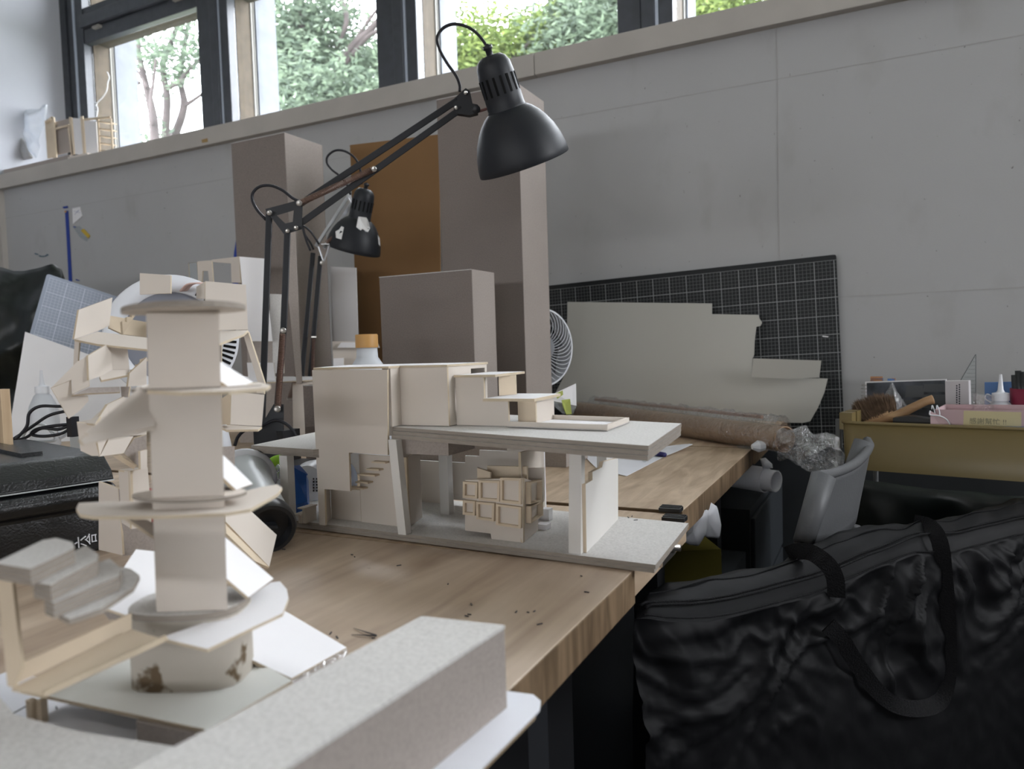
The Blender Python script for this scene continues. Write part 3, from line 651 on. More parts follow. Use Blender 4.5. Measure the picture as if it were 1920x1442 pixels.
fl = [Z(28, 1340, zpl), Z(150, 1372, zpl), Z(330, 1400, zpl), Z(520, 1440, zpl), V((-.24, .12, 0)), V((-.55, .12, 0)), V((-.62, .28, 0))]
t = slab('greyboard_sheet', fl, zpl-.004, zpl, M_greyL, None, M_layer); tagp(t, 'flat pale greyboard sheet nearest the camera at the bottom left', 'board')
t = xbox('greyboard_offcut', -.50, -.33, .14, .2, ZT+.0003, zpl-.0042, M_greyL); tagp(t, 'greyboard block propping up the nearest sheet at the bottom edge', 'block')
t = slab('sheet_of_paper', [Z(-60, 1290, ZT), Z(10, 1262, ZT), Z(300, 1300, ZT), Z(420, 1420, ZT), V((-.55, .2, 0))], ZT+.0002, ZT+.0006, M_paper); tagp(t, 'white drawing paper with thin pencil lines under the tower model', 'paper')
for gg in (G().tube([Z(*p, ZT+.0008) for p in ((0, 1350), (30, 1335), (60, 1318))], .0004, 4), G().tube(spline([Z(*p, ZT+.0008) for p in ((105, 1325), (112, 1332), (150, 1332), (165, 1323))], 4), .0004, 4), G().tube([Z(*p, ZT+.0008) for p in ((190, 1365), (225, 1340))], .0003, 4)): gg.out('pencil_line', M_ink, t)

# ================================================================== TOWER MODEL (left foreground)
tw = thing('architectural_model', 'tall cream card tower model with square column and stacked discs on a stained drum', 'model', Z(350, 1290, ZT), 'architectural models')
DC = .43
zb_ = CAM.z+ray(350, 1302).z*DC       # level of the model board
zt_b = zb_
BB = [Z(a, b, zb_) for a, b in ((40, 1296), (120, 1312), (395, 1370), (640, 1222), (545, 1225), (470, 1238), (300, 1215), (120, 1270))]
slab('model_base', [Z(a, b, zb_) for a, b in ((38, 1294), (120, 1312), (388, 1368), (548, 1276), (470, 1232), (300, 1210), (120, 1262))], zb_-.002, zb_, mat('greenish_white_card', (.70, .70, .655), .7), tw, M_creamE)
fa, fb = Z(255, 1385, ZT+.001), Z(400, 1385, ZT+.001)
G().prism([V((p.x, p.y, zb_-.0022)) for p in (Z(255, 1345, zb_), Z(380, 1372, zb_), Z(420, 1330, zb_), Z(300, 1300, zb_))], (0, 0, -(zb_-.0022-ZT-.001))).out('base_block', M_grey, tw)
lg = Z(58, 1302, zb_)
for dx in (0, .006): G().box((lg.x+dx, lg.y+dx*.4, (ZT+zb_)/2-.001), .0045, .004, zb_-ZT-.0042).out('leg', M_cream2, tw)
# drum
dc = Z(362, 1225, zb_); 
def zrow(y, x=350, dep=DC): return CAM.z+ray(x, y).z*dep
zd = zrow(1150)
cx, cy = D(362, 1200, .455).x, D(362, 1200, .455).y
def ringpts(rx, ry, n=28, p=3.2, rot=.46): 
    out = []
    for i in range(n):
        a = 2*pi*i/n; c, s = cos(a), sin(a); q = (abs(c)**p+abs(s)**p)**(-1/p); x_, y_ = rx*c*q, ry*s*q
        out.append(V((cx+x_*cos(rot)-y_*sin(rot), cy+x_*sin(rot)+y_*cos(rot), 0)))
    return out
M_drum = mat('stained_greyboard_drum', (.46, .42, .36), .9, scale=14, col2=(.46, .42, .36), speck=.1)
nt = M_drum.node_tree; bs = nt.nodes['Principled BSDF']; tc = nt.nodes.new('ShaderNodeTexCoord'); nn = nt.nodes.new('ShaderNodeTexNoise'); nn.inputs['Scale'].default_value = 38; nn.inputs['Detail'].default_value = 6
rr = nt.nodes.new('ShaderNodeValToRGB'); rr.color_ramp.elements[0].position = .58; rr.color_ramp.elements[1].position = .615; rr.color_ramp.elements[0].color = (.47, .43, .37, 1); rr.color_ramp.elements[1].color = (.14, .10, .06, 1)
nt.links.new(tc.outputs['Object'], nn.inputs['Vector']); nt.links.new(nn.outputs['Fac'], rr.inputs[0]); nt.links.new(rr.outputs[0], bs.inputs['Base Color'])
dr = slab('drum', ringpts(.0335, .024, p=3.6), zb_+.0002, zd-.0045, M_drum, tw); smooth_by_angle(dr, 40)
slab('disc', ringpts(.0345, .026, p=2.6), zd-.0043, zd-.0002, M_greyL, tw, M_layer)
# column
cf = [D(292, 1128, .432), D(425, 1120, .433)]
cdir = (V((cf[1].x-cf[0].x, cf[1].y-cf[0].y, 0))).normalized(); _q = ray(421, 1100); cn = V((_q.x, _q.y, 0)).normalized()
cw_ = .0416; KL = .021; c00 = V((cf[0].x, cf[0].y, 0))
zc = [zd, zrow(932), zrow(727), zrow(578)]
for i in range(3):
    z0 = zc[i]+.0002; z1 = zc[i+1]-.0022
    up = lambda p, z, _z=zd: V((p.x, p.y, z))+cdir*KL*(z-_z)
    a = c00; b = a+cdir*cw_; dpt = cn*.03
    g = G().prism([up(a, z0), up(b, z0), up(b, z1), up(a, z1)], cn*.002); g.out('column_panel', M_cream, tw)
    g = G().prism([up(b, z0), up(b+dpt, z0), up(b+dpt, z1), up(b, z1)], -cdir*.002); g.v = [v+cn*0.0001 for v in g.v]; g.out('column_panel', M_cream, tw)
    g = G().prism([up(a+cn*.0021, z0), up(a+dpt, z0), up(a+dpt, z1), up(a+cn*.0021, z1)], cdir*.002); g.out('column_panel', M_cream, tw)
    g = G().prism([up(a+dpt, z0), up(b+dpt, z0), up(b+dpt, z1), up(a+dpt, z1)], cn*.002); g.out('column_panel', M_cream, tw)
def up(p, z): return V((p.x, p.y, z))
cc = c00+cdir*cw_/2+cn*.016
def lens(z, L1, L2, w1, w2, th, name='disc', m=M_greyL, off=V((0, 0, 0)), rot=0, tilt=0):
    R = Matrix.Rotation(rot, 3, 'Z'); pts = []
    for i in range(36):
        a = 2*pi*i/36; c, s = cos(a), sin(a)
        x_ = (L1 if c < 0 else L2)*c; y_ = (w1 if s < 0 else w2)*math.copysign(abs(s)**1.15, s)
        p = cc+off+R@(cdir*x_+cn*y_); p.z = z+tilt*x_; pts.append(p)
    return G().prism(pts, (0, 0, th), 0, 1).out(name, m, tw, mats=[M_layer])
lens(zc[3]+.0002-.0021, .036, .038, .062, .03, .0030, m=M_cream, off=cdir*.003)
lens(zc[2]-.0021, .030, .048, .020, .022, .0020, m=M_cream)
lens(zc[1]-.0021, .035, .034, .024, .022, .0020, m=M_cream, off=cdir*.002)
def q3(name, px, m=M_cream, th=.0018, e=M_creamE, par=tw, **k): return board(name, [D(*p) for p in px], th, m, par, e, flat=True, **k)
# long rounded bar of the third disc
zz = zrow(952)
def bar(px, z, th=.002, name='walkway', m=M_cream):
    return slab(name, [Z(a, b, z) for a, b in px], z-th, z, m, tw, M_creamE)
bar(((148, 943), (143, 953), (150, 964), (175, 968), (300, 967), (420, 962), (470, 954), (520, 926), (529, 914), (520, 908), (490, 913), (430, 928), (330, 940), (200, 940)), zrow(953))
bar(((255, 725), (262, 731), (340, 735), (430, 733), (500, 727), (507, 722), (490, 717), (415, 714), (300, 717)), zrow(729))
# ramps between the floors
q3('ramp', ((262, 726, .43), (288, 732, .428), (290, 800, .43), (175, 822, .40), (160, 812, .40)))
q3('ramp_edge', ((160, 817, .398), (150, 825, .397), (158, 834, .397), (290, 806, .427), (290, 795, .428)), th=.003)
q3('ramp', ((408, 675, .47), (475, 717, .47), (455, 723, .45), (428, 724, .44), (408, 711, .44)), M_white)
q3('ramp', ((412, 847, .47), (474, 907, .48), (443, 918, .45), (412, 889, .44)), M_white)
q3('ramp', ((420, 1005, .48), (513, 1085, .49), (466, 1120, .45), (424, 1084, .44)), M_white)
board('torn_strip', [D(*p) for p in ((546, 1275, .47), (650, 1217, .52), (652, 1227, .52), (550, 1287, .47))], .001, M_filmh, tw)
q3('ramp', ((235, 958, .43), (300, 985, .44), (300, 1014, .44), (232, 968, .42)))
# white walkway round the drum with rounded end
zwk = zrow(1190, 400, .42)
bar(((302, 1196), (389, 1217), (470, 1178), (530, 1150), (541, 1122), (538, 1105), (525, 1090), (508, 1092), (440, 1138), (380, 1168)), zd-.006, .0018, m=M_white)
# long sloping trough with frame post
q3('trough_floor', ((22, 1290, .36), (82, 1302, .36), (308, 1199, .405), (247, 1180, .42)), M_cream2)
q3('trough_side', ((80, 1304, .358), (84, 1296, .358), (312, 1192, .403), (316, 1200, .403)), M_creamE, th=.002)
q3('trough_side', ((20, 1288, .362), (30, 1248, .366), (247, 1150, .425), (247, 1180, .425)), M_cream2)
q3('frame_post', ((-6, 1080, .372), (22, 1084, .370), (41, 1250, .363), (26, 1289, .36), (14, 1286, .361)), M_cream2, th=.002)
# stacked slabs of the stepped roof, top left
ss = thing('stepped_slab_stack', None, None, (0, 0, 0)); bpy.data.objects.remove(ss)
def sl(px, z, th, n=1):
    for k in range(n):
        pts = [Z(a, b, z) for a, b in px]
        slab('stacked_slab', pts, z-th*(k+1)/n, z-th*k/n-.0002, M_greyL, tw, M_layer)
sl(((-10, 1055), (57, 1066), (140, 1027), (136, 1016), (105, 1008), (80, 1012)), .862, .0083, 3)
sl(((62, 1090), (95, 1096), (182, 1050), (185, 1038), (160, 1022), (135, 1036), (98, 1068)), .8535, .0083, 3)
sl(((83, 1122), (100, 1130), (222, 1080), (228, 1066), (205, 1046), (180, 1056)), .845, .0078, 3)
sl(((110, 1150), (130, 1160), (190, 1140), (250, 1100), (262, 1078), (245, 1066), (225, 1062), (200, 1090)), .837, .003, 1)
# white sloping cards at the foot
q3('sloping_card', ((470, 1165, .50), (527, 1141, .54), (650, 1214, .52), (547, 1272, .47), (472, 1237, .46)), M_white, th=.0022)
q3('sloping_card', ((183, 1137, .47), (255, 1030, .56), (292, 1034, .57), (292, 1125, .50), (240, 1160, .46)), M_white)
q3('sloping_card', ((240, 1160, .458), (183, 1140, .466), (192, 1147, .47), (205, 1162, .465)), M_grey)

# ================================================================== SECOND CREAM MODEL behind the tower
m2 = thing('architectural_model', 'cream model of clustered small houses standing behind the tower column', 'model', Z(330, 1020, ZT), 'architectural models')
def h2(name, px, m=M_cream, th=.0022, **k): return board(name, [D(*p) for p in px], th, m, m2, M_creamE, flat=True, **k)
h2('house_wall', ((148, 581, .70), (211, 558, .74), (205, 611, .74), (181, 622, .71), (139, 636, .70)))
h2('floor_panel', ((139, 636, .70), (183, 622, .715), (276, 633, .72), (276, 655, .70), (183, 645, .69)))
h2('inner_wall', ((207, 592, .76), (275, 604, .78), (275, 632, .78), (232, 627, .755), (204, 614, .75)), M_cream2)
h2('stair', ((229, 602, .73), (238, 604, .73), (238, 594, .735), (247, 595, .735), (247, 586, .74), (257, 586, .74), (231, 627, .73)), M_cream2, th=.008)
h2('house_leg', ((140, 637, .70), (149, 638, .70), (145, 690, .70), (137, 690, .70)))
h2('house_wall', ((165, 667, .67), (207, 642, .70), (211, 693, .70), (187, 706, .68), (167, 713, .67)))
h2('house_wall', ((207, 642, .70), (238, 642, .71), (243, 693, .71), (211, 693, .70)))
h2('floor_panel', ((187, 706, .68), (211, 693.5, .70), (243, 693.5, .71), (240, 703, .70), (190, 713, .68)))
h2('house_wall', ((96, 727, .66), (145, 678, .67), (165, 667, .672), (167, 725, .672), (135, 739, .668), (135, 712, .668)))
h2('house_wall', ((96, 728, .66), (134, 713, .67), (135, 738, .67), (165, 742, .68), (166, 752, .68), (150, 770, .68), (129, 785, .67), (115, 760, .665)))
h2('floor_panel', ((135, 741, .665), (167, 727, .67), (224, 725, .70), (226, 735, .69), (160, 738, .67)), M_grey)
h2('house_wall', ((243, 700, .70), (275, 670, .72), (275, 722, .72), (240, 725, .70)))
h2('stair', ((243, 693, .71), (253, 693, .71), (253, 683, .715), (262, 684, .715), (262, 674, .72), (275, 670, .72), (246, 702, .71)), M_cream2, th=.008)
h2('house_leg', ((226, 725, .70), (243, 725, .70), (240, 745, .70), (228, 745, .70)), M_grey)
h2('house_wall', ((144, 792, .66), (178, 796, .66), (186, 855, .67), (172, 855, .67), (151, 845, .66)))
h2('house_wall', ((178, 796, .66), (202, 758, .68), (202, 820, .68), (187, 855, .67)))
h2('roof_panel', ((144, 791, .66), (170, 787, .68), (202, 757, .69), (178, 795, .66)))
h2('house_wall', ((202, 758, .68), (232, 744, .70), (275, 770, .72), (275, 815, .72), (202, 820, .68)))
h2('floor_panel', ((187, 856, .67), (205, 822, .68), (250, 818, .70), (232, 850, .69)))
h2('house_wall', ((232, 850, .69), (252, 822, .70), (275, 815, .71), (275, 846, .71), (263, 878, .71)), M_grey)
h2('rail', ((212, 856, .69), (222, 854, .69), (256, 874, .70), (250, 880, .70)), M_cream2)
h2('house_wall', ((263, 846, .69), (276, 843, .70), (276, 880, .70), (264, 880, .69)))
h2('stand_wall', ((185, 903, .76), (222, 916, .74), (230, 1041, .74), (185, 1031, .76)))
h2('stand_wall', ((222, 916, .74), (290, 985, .76), (290, 1040, .76), (229, 1042, .74)), M_grey)
h2('house_wall', ((222, 881, .72), (244, 884, .70), (247, 992, .70), (228, 980, .72)))
h2('house_wall', ((244, 884, .70), (277, 877, .72), (285, 987, .72), (247, 992, .70)))
h2('roof_panel', ((222, 880, .72), (255, 877, .74), (277, 876, .73), (244, 883, .70)))
h2('roof_board', ((262, 512, .74), (320, 516, .74), (320, 550, .74), (262, 552, .74)))
h2('house_wall', ((385, 527, .74), (461, 534, .76), (465, 618, .76), (408, 619, .74), (385, 619, .74)))
h2('house_wall', ((368, 538, .80), (384, 528, .742), (384, 560, .742), (368, 560, .80)))
h2('floor_panel', ((408, 620, .74), (465, 619, .76), (456, 627, .70), (411, 644, .68)))
h2('brace', ((455, 624, .76), (465, 622, .76), (496, 718, .76), (495, 739, .76), (481, 737, .76), (483, 716, .76)), th=.004)
h2('house_wall', ((434, 735, .72), (496, 740, .74), (491, 799, .74), (432, 796, .72)))
h2('house_wall', ((408, 752, .76), (433, 736, .722), (431, 796, .722), (408, 797, .76)), M_cream2)
h2('floor_panel', ((408, 798, .76), (431, 797, .722), (491, 800, .74), (484, 805, .72), (425, 806, .70)))
h2('stand_wall', ((415, 838, .72), (440, 837, .73), (441, 925, .73), (417, 900, .72)), M_grey)
h2('stand_wall', ((424, 945, .70), (446, 945, .72), (446, 963, .72), (424, 968, .70)), M_grey)
h2('sloping_board', ((423, 941, .66), (455, 944, .70), (519, 1003, .72), (505, 1063, .70), (423, 978, .65)))
h2('sloping_board', ((423, 981, .65), (505, 1064, .70), (478, 1052, .66), (424, 1000, .645)), M_cream2)
h2('core_wall', ((275, 600, .78), (415, 600, .78), (415, 1030, .76), (290, 1036, .76)), M_grey)

# ================================================================== BOXES AND BOARDS ON THE FAR DESKS
def greybox(label, tl, tr, br, yv, lit_side_mat=M_grey, m=M_greyB, th=.002, open_top=True):  # side panels get a lighter board colour, for light falling from the right
    A, B = Y(*tl, yv), Y(*tr, yv); z1 = (A.z+B.z)/2; B.z = A.z = z1; C_ = X(*br, B.x)
    t = thing('cardboard_box', label, 'box', ((A.x+B.x)/2, (yv+C_.y)/2, ZT+.0005))
    x0, x1, y0, y1, z0 = A.x, B.x, yv, C_.y, ZT+.0005
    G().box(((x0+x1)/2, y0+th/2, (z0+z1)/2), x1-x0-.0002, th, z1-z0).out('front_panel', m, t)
    G().box((x1-th/2, (y0+y1)/2+th/2, (z0+z1)/2), th, y1-y0-th-.0004, z1-z0).out('side_panel', lit_side_mat, t)
    G().box((x0+th/2, (y0+y1)/2+th/2, (z0+z1)/2), th, y1-y0-th-.0004, z1-z0).out('side_panel', lit_side_mat, t)
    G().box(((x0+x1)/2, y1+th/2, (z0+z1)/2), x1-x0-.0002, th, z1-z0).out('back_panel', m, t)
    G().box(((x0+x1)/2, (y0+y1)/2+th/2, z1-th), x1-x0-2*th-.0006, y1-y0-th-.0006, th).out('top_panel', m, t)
    e = G()
    e.box(((x0+x1)/2, y0-.0006, z1-.0008), x1-x0, .0011, .0016); e.out('torn_edge', M_greyL, t)
    return t
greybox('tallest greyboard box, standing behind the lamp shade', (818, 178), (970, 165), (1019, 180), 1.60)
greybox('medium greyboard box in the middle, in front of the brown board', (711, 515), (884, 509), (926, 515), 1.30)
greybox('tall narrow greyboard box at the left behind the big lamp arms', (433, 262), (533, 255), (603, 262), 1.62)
lo = thing('cardboard_box', 'low greyboard box lying beyond the building model under its deck', 'box', (-.7, 1.3, ZT+.0003))
G().box((-.755, 1.275, ZT+.035), .50, .11, .069).out('box_body', M_grey, lo); G().box((-.755, 1.275, ZT+.071), .502, .112, .002).out('box_lid', M_grey, lo)
# brown board and white panels leaning at the back
yb_ = 1.93
t = board('leaning_board', [Y(656, 272, yb_), Y(740, 262, yb_), Y(822, 252, yb_), up(Y(826, 700, yb_), ZT+.0005), up(Y(672, 700, yb_), ZT+.0005)], .004, M_brown); tagp(t, 'brown kraft board standing behind the small lamp', 'board')
for p in t.data.vertices: pass
t = board('white_card', [Y(619, 500, 1.80), Y(667, 502, 1.80), Y(671, 637, 1.80), up(Y(673, 660, 1.80), ZT+.0005), up(Y(626, 660, 1.80), ZT+.0005), Y(623, 640, 1.80)], .004, M_white); tagp(t, 'upright white card panel between the small lamp and the brown board', 'card')
t = thing('small_card_model', 'small cream card roofs low behind the milky bottle', 'model', Y(646, 800, 1.75).xy.to_3d()+V((0, 0, ZT)))
def c3(name, px, dep, m=M_cream, th=.003, par=None): return board(name, [D(a, b, dep) for a, b in px], th, m, par, M_creamE)
c3('card_wall', ((623, 640), (700, 640), (703, 662), (624, 662)), 1.98, M_cream, par=t)
c3('card_roof', ((632, 652), (640, 642), (708, 642), (712, 652)), 1.97, M_white, par=t)
c3('card_wall', ((624, 658), (706, 660), (708, 815), (630, 815)), 1.96, M_cream, par=t)
c3('card_tab', ((625, 672), (645, 671), (645, 690), (625, 690)), 1.93, M_white, par=t)
# white board model with window frames, on the far desk left
wm = thing('white_board_model', 'tall white card model with open window frames left of the lamp arms', 'model', (D(455, 800, 1.85).x, D(455, 800, 1.85).y, ZT))
def w3(name, px, m=M_white, th=.003): return board(name, [D(*p) for p in px], th, m, wm, M_creamE, flat=True)
w3('front_panel', ((449, 481, 1.84), (497, 485, 1.86), (500, 530, 1.86), (511, 640, 1.86), (467, 640, 1.84), (460, 600, 1.84)))
w3('side_frame', ((397, 487, 1.96), (448, 481, 1.842), (451, 530, 1.842), (434, 530, 1.87), (433, 494, 1.87), (398, 491, 1.955)), M_cream)
w3('side_frame', ((370, 490, 1.98), (397, 488, 1.96), (400, 530, 1.96), (392, 530, 1.965), (390, 508, 1.965), (380, 508, 1.97), (379, 530, 1.97), (372, 530, 1.98)), M_cream)
w3('clear_pane', ((353, 493, 2.0), (369, 492, 1.985), (372, 530, 1.985), (355, 530, 2.0)), M_clearp)
w3('side_panel', ((505, 551, 1.88), (529, 552, 1.88), (533, 700, 1.88), (512, 700, 1.88)), M_greyL)
w3('stand_panel', ((463, 641, 1.88), (511, 640, 1.88), (512, 700, 1.88), (465, 700, 1.88)), M_grey)
w3('front_panel', ((463, 680, 1.80), (513, 680, 1.80), (517, 716, 1.80), (466, 716, 1.80)))
w3('shelf_panel', ((440, 718, 1.78), (520, 716, 1.76), (592, 712, 1.86), (586, 706, 1.9), (450, 706, 1.9)))
w3('low_wall', ((446, 720, 1.76), (520, 718, 1.76), (522, 830, 1.76), (450, 830, 1.76)), M_grey)
w3('low_wall', ((548, 718, 1.84), (600, 714, 1.86), (603, 830, 1.86), (550, 830, 1.84)), M_cream)
t = board('leaning_strip', [D(545, 430, 1.80), D(553, 428, 1.80), D(562, 640, 1.78), D(566, 720, 1.77), D(556, 720, 1.77), D(541, 560, 1.79)], .004, M_grey); tagp(t, 'narrow greyboard strip leaning on the left tall box', 'board')
t = greybox('small dark greyboard box behind the front facade of the building model', (568, 722), (590, 722), (600, 722), 1.12)

# bottle with orange cap
bp_ = D(688, 652, 1.34)
bt_ = thing('plastic_bottle', 'milky bottle with orange screw cap behind the building model', 'bottle', (bp_.x, bp_.y, ZT))
zc_ = hgt(bp_, 652); zct = hgt(bp_, 627); zn = zc_-.028
h = zc_-ZT
o = G().lathe((bp_.x, bp_.y, ZT+.0005), (0, 0, 1), [(0, .001), (0, .036), (.004, .039), (h-.075, .039), (h-.055, .038), (h-.04, .034), (h-.028, .026), (h-.018, .0195), (h-.0005, .0185), (h-.0005, .001)], 40).out('bottle_body', M_milky, bt_, True)
g = G().lathe((bp_.x, bp_.y, zc_), (0, 0, 1), [(0, .001), (0, .0205), (zct-zc_-.002, .0205), (zct-zc_, .0195), (zct-zc_, .001)], 40)
o = g.out('screw_cap', M_cap, bt_, True); smooth_by_angle(o)
for k in range(30):
    pass

# ================================================================== DESK LAMPS
def cable(pts, r, m=M_cable, k=6, n=8): return G().tube(spline(pts, k), r, n)
L1 = 1.345
lp = thing('desk_lamp', 'large black spring-arm desk lamp reaching over the desk', 'lamp', (D(510, 800, L1).x, D(510, 800, L1).y, ZT), 'spring-arm desk lamps')
toward = (CAM-D(600, 500, L1)).normalized()
def flat(name, px, dep, th, m, par, pars=None):
    pts = [D(a, b, dep) for a, b in px]; return board(name, pts, th, m, par)
def barm(name, a, b, wd, dep, m, par, dep2=None, th=.010):
    A, B = D(*a, dep), D(*b, dep2 or dep); d = (B-A).normalized(); n = (CAM-(A+B)/2).normalized(); s = d.cross(n).normalized()
    R = Matrix((d, s, n)).transposed(); o = G().box((A+B)/2, (B-A).length, wd, th, R).out(name, m, par); bevel(o, min(.0015, th*.2)); return o
def screw(name, px, dep, r, par, m=M_steel):
    A = D(*px, dep); n = (CAM-A).normalized(); o = G().lathe(A, n, [(0, r), (.003, r), (.0045, r*.75), (.005, .0001)], 16).out(name, m, par, True); return smooth_by_angle(o)
def coil(name, a, b, r, turns, dep, par, m=M_spring, dep2=None, wr=.0009):
    A, B = D(*a, dep), D(*b, dep2 or dep); d = (B-A).normalized(); u = d.orthogonal().normalized(); v = d.cross(u); L = (B-A).length; n = turns*9
    pts = [A+d*(L*i/n)+(u*cos(2*pi*i/9)+v*sin(2*pi*i/9))*r for i in range(n+1)]; return G().tube(pts, wr, 5).out(name, m, par, True)
barm('lower_arm', (505, 394), (491, 800), .0118, L1, M_black, lp)
barm('lower_arm', (539, 432), (532, 615), .0118, L1, M_black, lp); barm('lower_arm', (532, 612), (517, 800), .0118, L1+.012, M_black, lp)
barm('upper_arm', (562, 383), (858, 188), .0118, L1+.004, M_black, lp); barm('upper_arm', (556, 424), (866, 203), .0118, L1+.004, M_black, lp)
coil('spring', (530, 626), (521, 764), .0052, 60, L1-.004, lp); coil('spring', (564, 380), (698, 318), .0052, 60, L1-.008, lp)
oo = [D(a, b, L1-.006) for a, b in ((497, 392), (568, 373), (566, 430), (533, 440))]; ii = [D(a, b, L1-.006) for a, b in ((519, 404), (551, 394.5), (549, 416), (535, 419))]
g = G(); dn = (oo[0]-CAM).normalized()*.0035
for i in range(4):
    j = (i+1) % 4; g.prism([oo[i], oo[j], ii[j], ii[i]], dn)
g.out('elbow_bracket', M_black, lp)
for p, r in (((505, 399), .0048), ((539, 433), .0042), ((555, 427), .0042), ((561, 381), .0055), ((531, 620), .0055), ((701, 317), .0052), ((520, 767), .006)): screw('screw', p, L1-.0145, r, lp)
flat('foot_bracket', ((513, 758), (531, 758), (531, 870), (476, 870), (476, 815), (494, 790)), L1-.003, .004, M_black, lp)
A = D(505, 835, L1+.01)
G().box((A.x, A.y+.02, (ZT+.001+A.z)/2+.014), .072, .045, A.z-ZT+.026).out('clamp_block', M_black, lp)
flat('head_bracket', ((850, 186), (873, 165), (881, 170), (886, 194), (896, 196), (896, 212), (880, 216), (851, 212)), L1-.001, .012, M_black, lp)
for p in ((873, 174), (855, 202), (889, 206)): screw('screw', p, L1-.0025, .0038, lp)
# head
def lamp_head(par, rim, ax2, dep, sc, fwd, slots=True, m=M_shade):
    c = D(*rim, dep); rd = (c-CAM).normalized()
    o_ = (RT*ax2[0]-UP*ax2[1]).normalized(); o_ = (o_-rd*o_.dot(rd)).normalized(); ax = (o_*cos(fwd)-rd*sin(fwd)).normalized()   # towards the cable end
    pr = [(0, .0855), (.0015, .0865), (.014, .0855), (.035, .081), (.055, .074), (.072, .0645), (.085, .055), (.095, .045), (.101, .0365)]
    g = G().lathe(c, ax, [(h*sc, r*sc) for h, r in pr], 56); g.lathe(c, ax, [(h*sc, (r-.0015)*sc) for h, r in pr], 56)
    o = g.out('shade', m, par, True)
    g = G().lathe(c, ax, [(h*sc, r*sc) for h, r in [(.099, .03), (.099, .0352), (.103, .0358), (.105, .0345), (.125, .034), (.16, .033), (.178, .031), (.188, .026), (.194, .018), (.196, .001)]], 40)
    o = smooth_by_angle(g.out('socket_housing', m, par, True), 50)
    g = G().lathe(c, ax, [(h*sc, r*sc) for h, r in [(.195, .006), (.204, .006), (.205, .0085), (.211, .0085), (.212, .004), (.214, .0035)]], 14); g.out('cable_gland', M_black, par, True)
    # lamp bulb inside
    G().lathe(c, ax, [(h*sc, r*sc) for h, r in [(.03, .001), (.034, .014), (.045, .024), (.06, .027), (.075, .022), (.09, .014), (.10, .013)]], 20).out('bulb', M_plast, par, True)
    if slots:
        t_ = -rd-ax*(-rd).dot(ax); t_.normalize(); s_ = ax.cross(t_)
        for k in range(9):
            an = radians(-100+k*22); d = t_*cos(an)+s_*sin(an); q = ax.cross(d)
            R = Matrix((d, q, ax)).transposed(); o = G().box(c+ax*.143*sc+d*.0336*sc, .0014*sc, .0042*sc, .031*sc, R).out('vent_slot', mat_slot, par)
    return c, ax
mat_slot = mat('dark_slot', (.002, .002, .002), .9)
c1, ax1 = lamp_head(lp, (983, 308), (-.300, -.954), 1.365, 1.0, radians(6))
barm('swivel_rod', (897, 209), (922, 201), .005, L1, mat('anodised_rod', (.16, .08, .07), .35, metal=.6), lp); screw('screw', (922, 202), L1-.012, .009, lp)
screw('wing_nut', (893, 205), L1-.008, .0075, lp, M_black)
G().tube(spline([D(*p, L1) for p in ((862, 172), (862, 160), (855, 142), (838, 118), (824, 92), (820, 70), (832, 52), (855, 45), (885, 55), (907, 78), (917, 100), (922, 118))], 5)+[c1+ax1*.209], .0028, 8).out('cable', M_cable, lp, True)
G().tube(spline([D(*p, L1) for p in ((499, 412), (484, 396), (474, 378), (474, 362), (487, 350), (508, 348), (530, 357), (548, 371), (562, 378))], 5), .0028, 8).out('cable', M_cable, lp, True)
G().tube(spline([D(*p, L1-.02) for p in ((440, 836), (447, 818), (463, 805), (490, 799), (515, 788), (535, 794), (548, 806), (556, 820))], 5), .003, 8).out('cable', M_cable, lp, True)

L2 = 1.93
l2 = thing('desk_lamp', 'smaller black desk lamp with animal stickers and grey upper arm behind the big one', 'lamp', (D(570, 815, L2).x, D(570, 815, L2).y, ZT), 'spring-arm desk lamps')
barm('lower_arm', (587, 474), (560, 770), .0125, L2, M_black, l2, L2-.02); barm('lower_arm', (601, 480), (576, 770), .0125, L2+.01, M_black, l2, L2-.01)
barm('upper_arm', (592, 462), (655, 365), .009, L2-.01, M_chrome, l2, L2+.05); barm('upper_arm', (607, 466), (664, 372), .009, L2-.01, M_chrome, l2, L2+.05)
coil('spring', (612, 455), (636, 438), .005, 18, L2-.02, l2, M_spring); coil('spring', (561, 690), (543, 745), .005, 26, L2-.03, l2); coil('spring', (588, 635), (586, 722), .005, 30, L2-.02, l2)
barm('spring_pin', (583, 632), (594, 632), .005, L2-.02, M_steel, l2); barm('spring_pin', (538, 748), (550, 748), .005, L2-.03, M_steel, l2)
barm('strut', (597, 462), (607, 492), .004, L2-.02, M_chrome, l2); barm('strut', (618, 460), (606, 494), .004, L2-.02, M_chrome, l2); barm('strut', (602, 458), (618, 458), .004, L2-.02, M_chrome, l2)
screw('screw', (604, 493), L2-.03, .006, l2)
flat('foot_bracket', ((556, 760), (575, 760), (590, 815), (555, 815)), L2-.02, .004, M_black, l2)
A = D(570, 812, L2); G().box((A.x, A.y+.03, (ZT+.001+A.z)/2), .07, .05, max(.03, A.z-ZT)).out('clamp_block', M_black, l2)
c2_, ax2_ = lamp_head(l2, (662, 469), (.20, -.98), L2+.03, .84, radians(8))
barm('swivel_rod', (655, 368), (668, 392), .008, L2, M_chrome, l2); screw('wing_nut', (668, 394), L2-.01, .010, l2, M_steel)
def cab2(px, dep, par, r=.0028): G().tube(spline([D(*p, dep) for p in px], 5), r, 8).out('cable', M_cable, par, True)
cab2(((678, 345), (677, 325), (668, 300), (650, 285), (630, 282), (615, 292), (613, 305), (622, 318), (637, 330), (650, 345), (657, 365)), L2+.03, l2, .003)
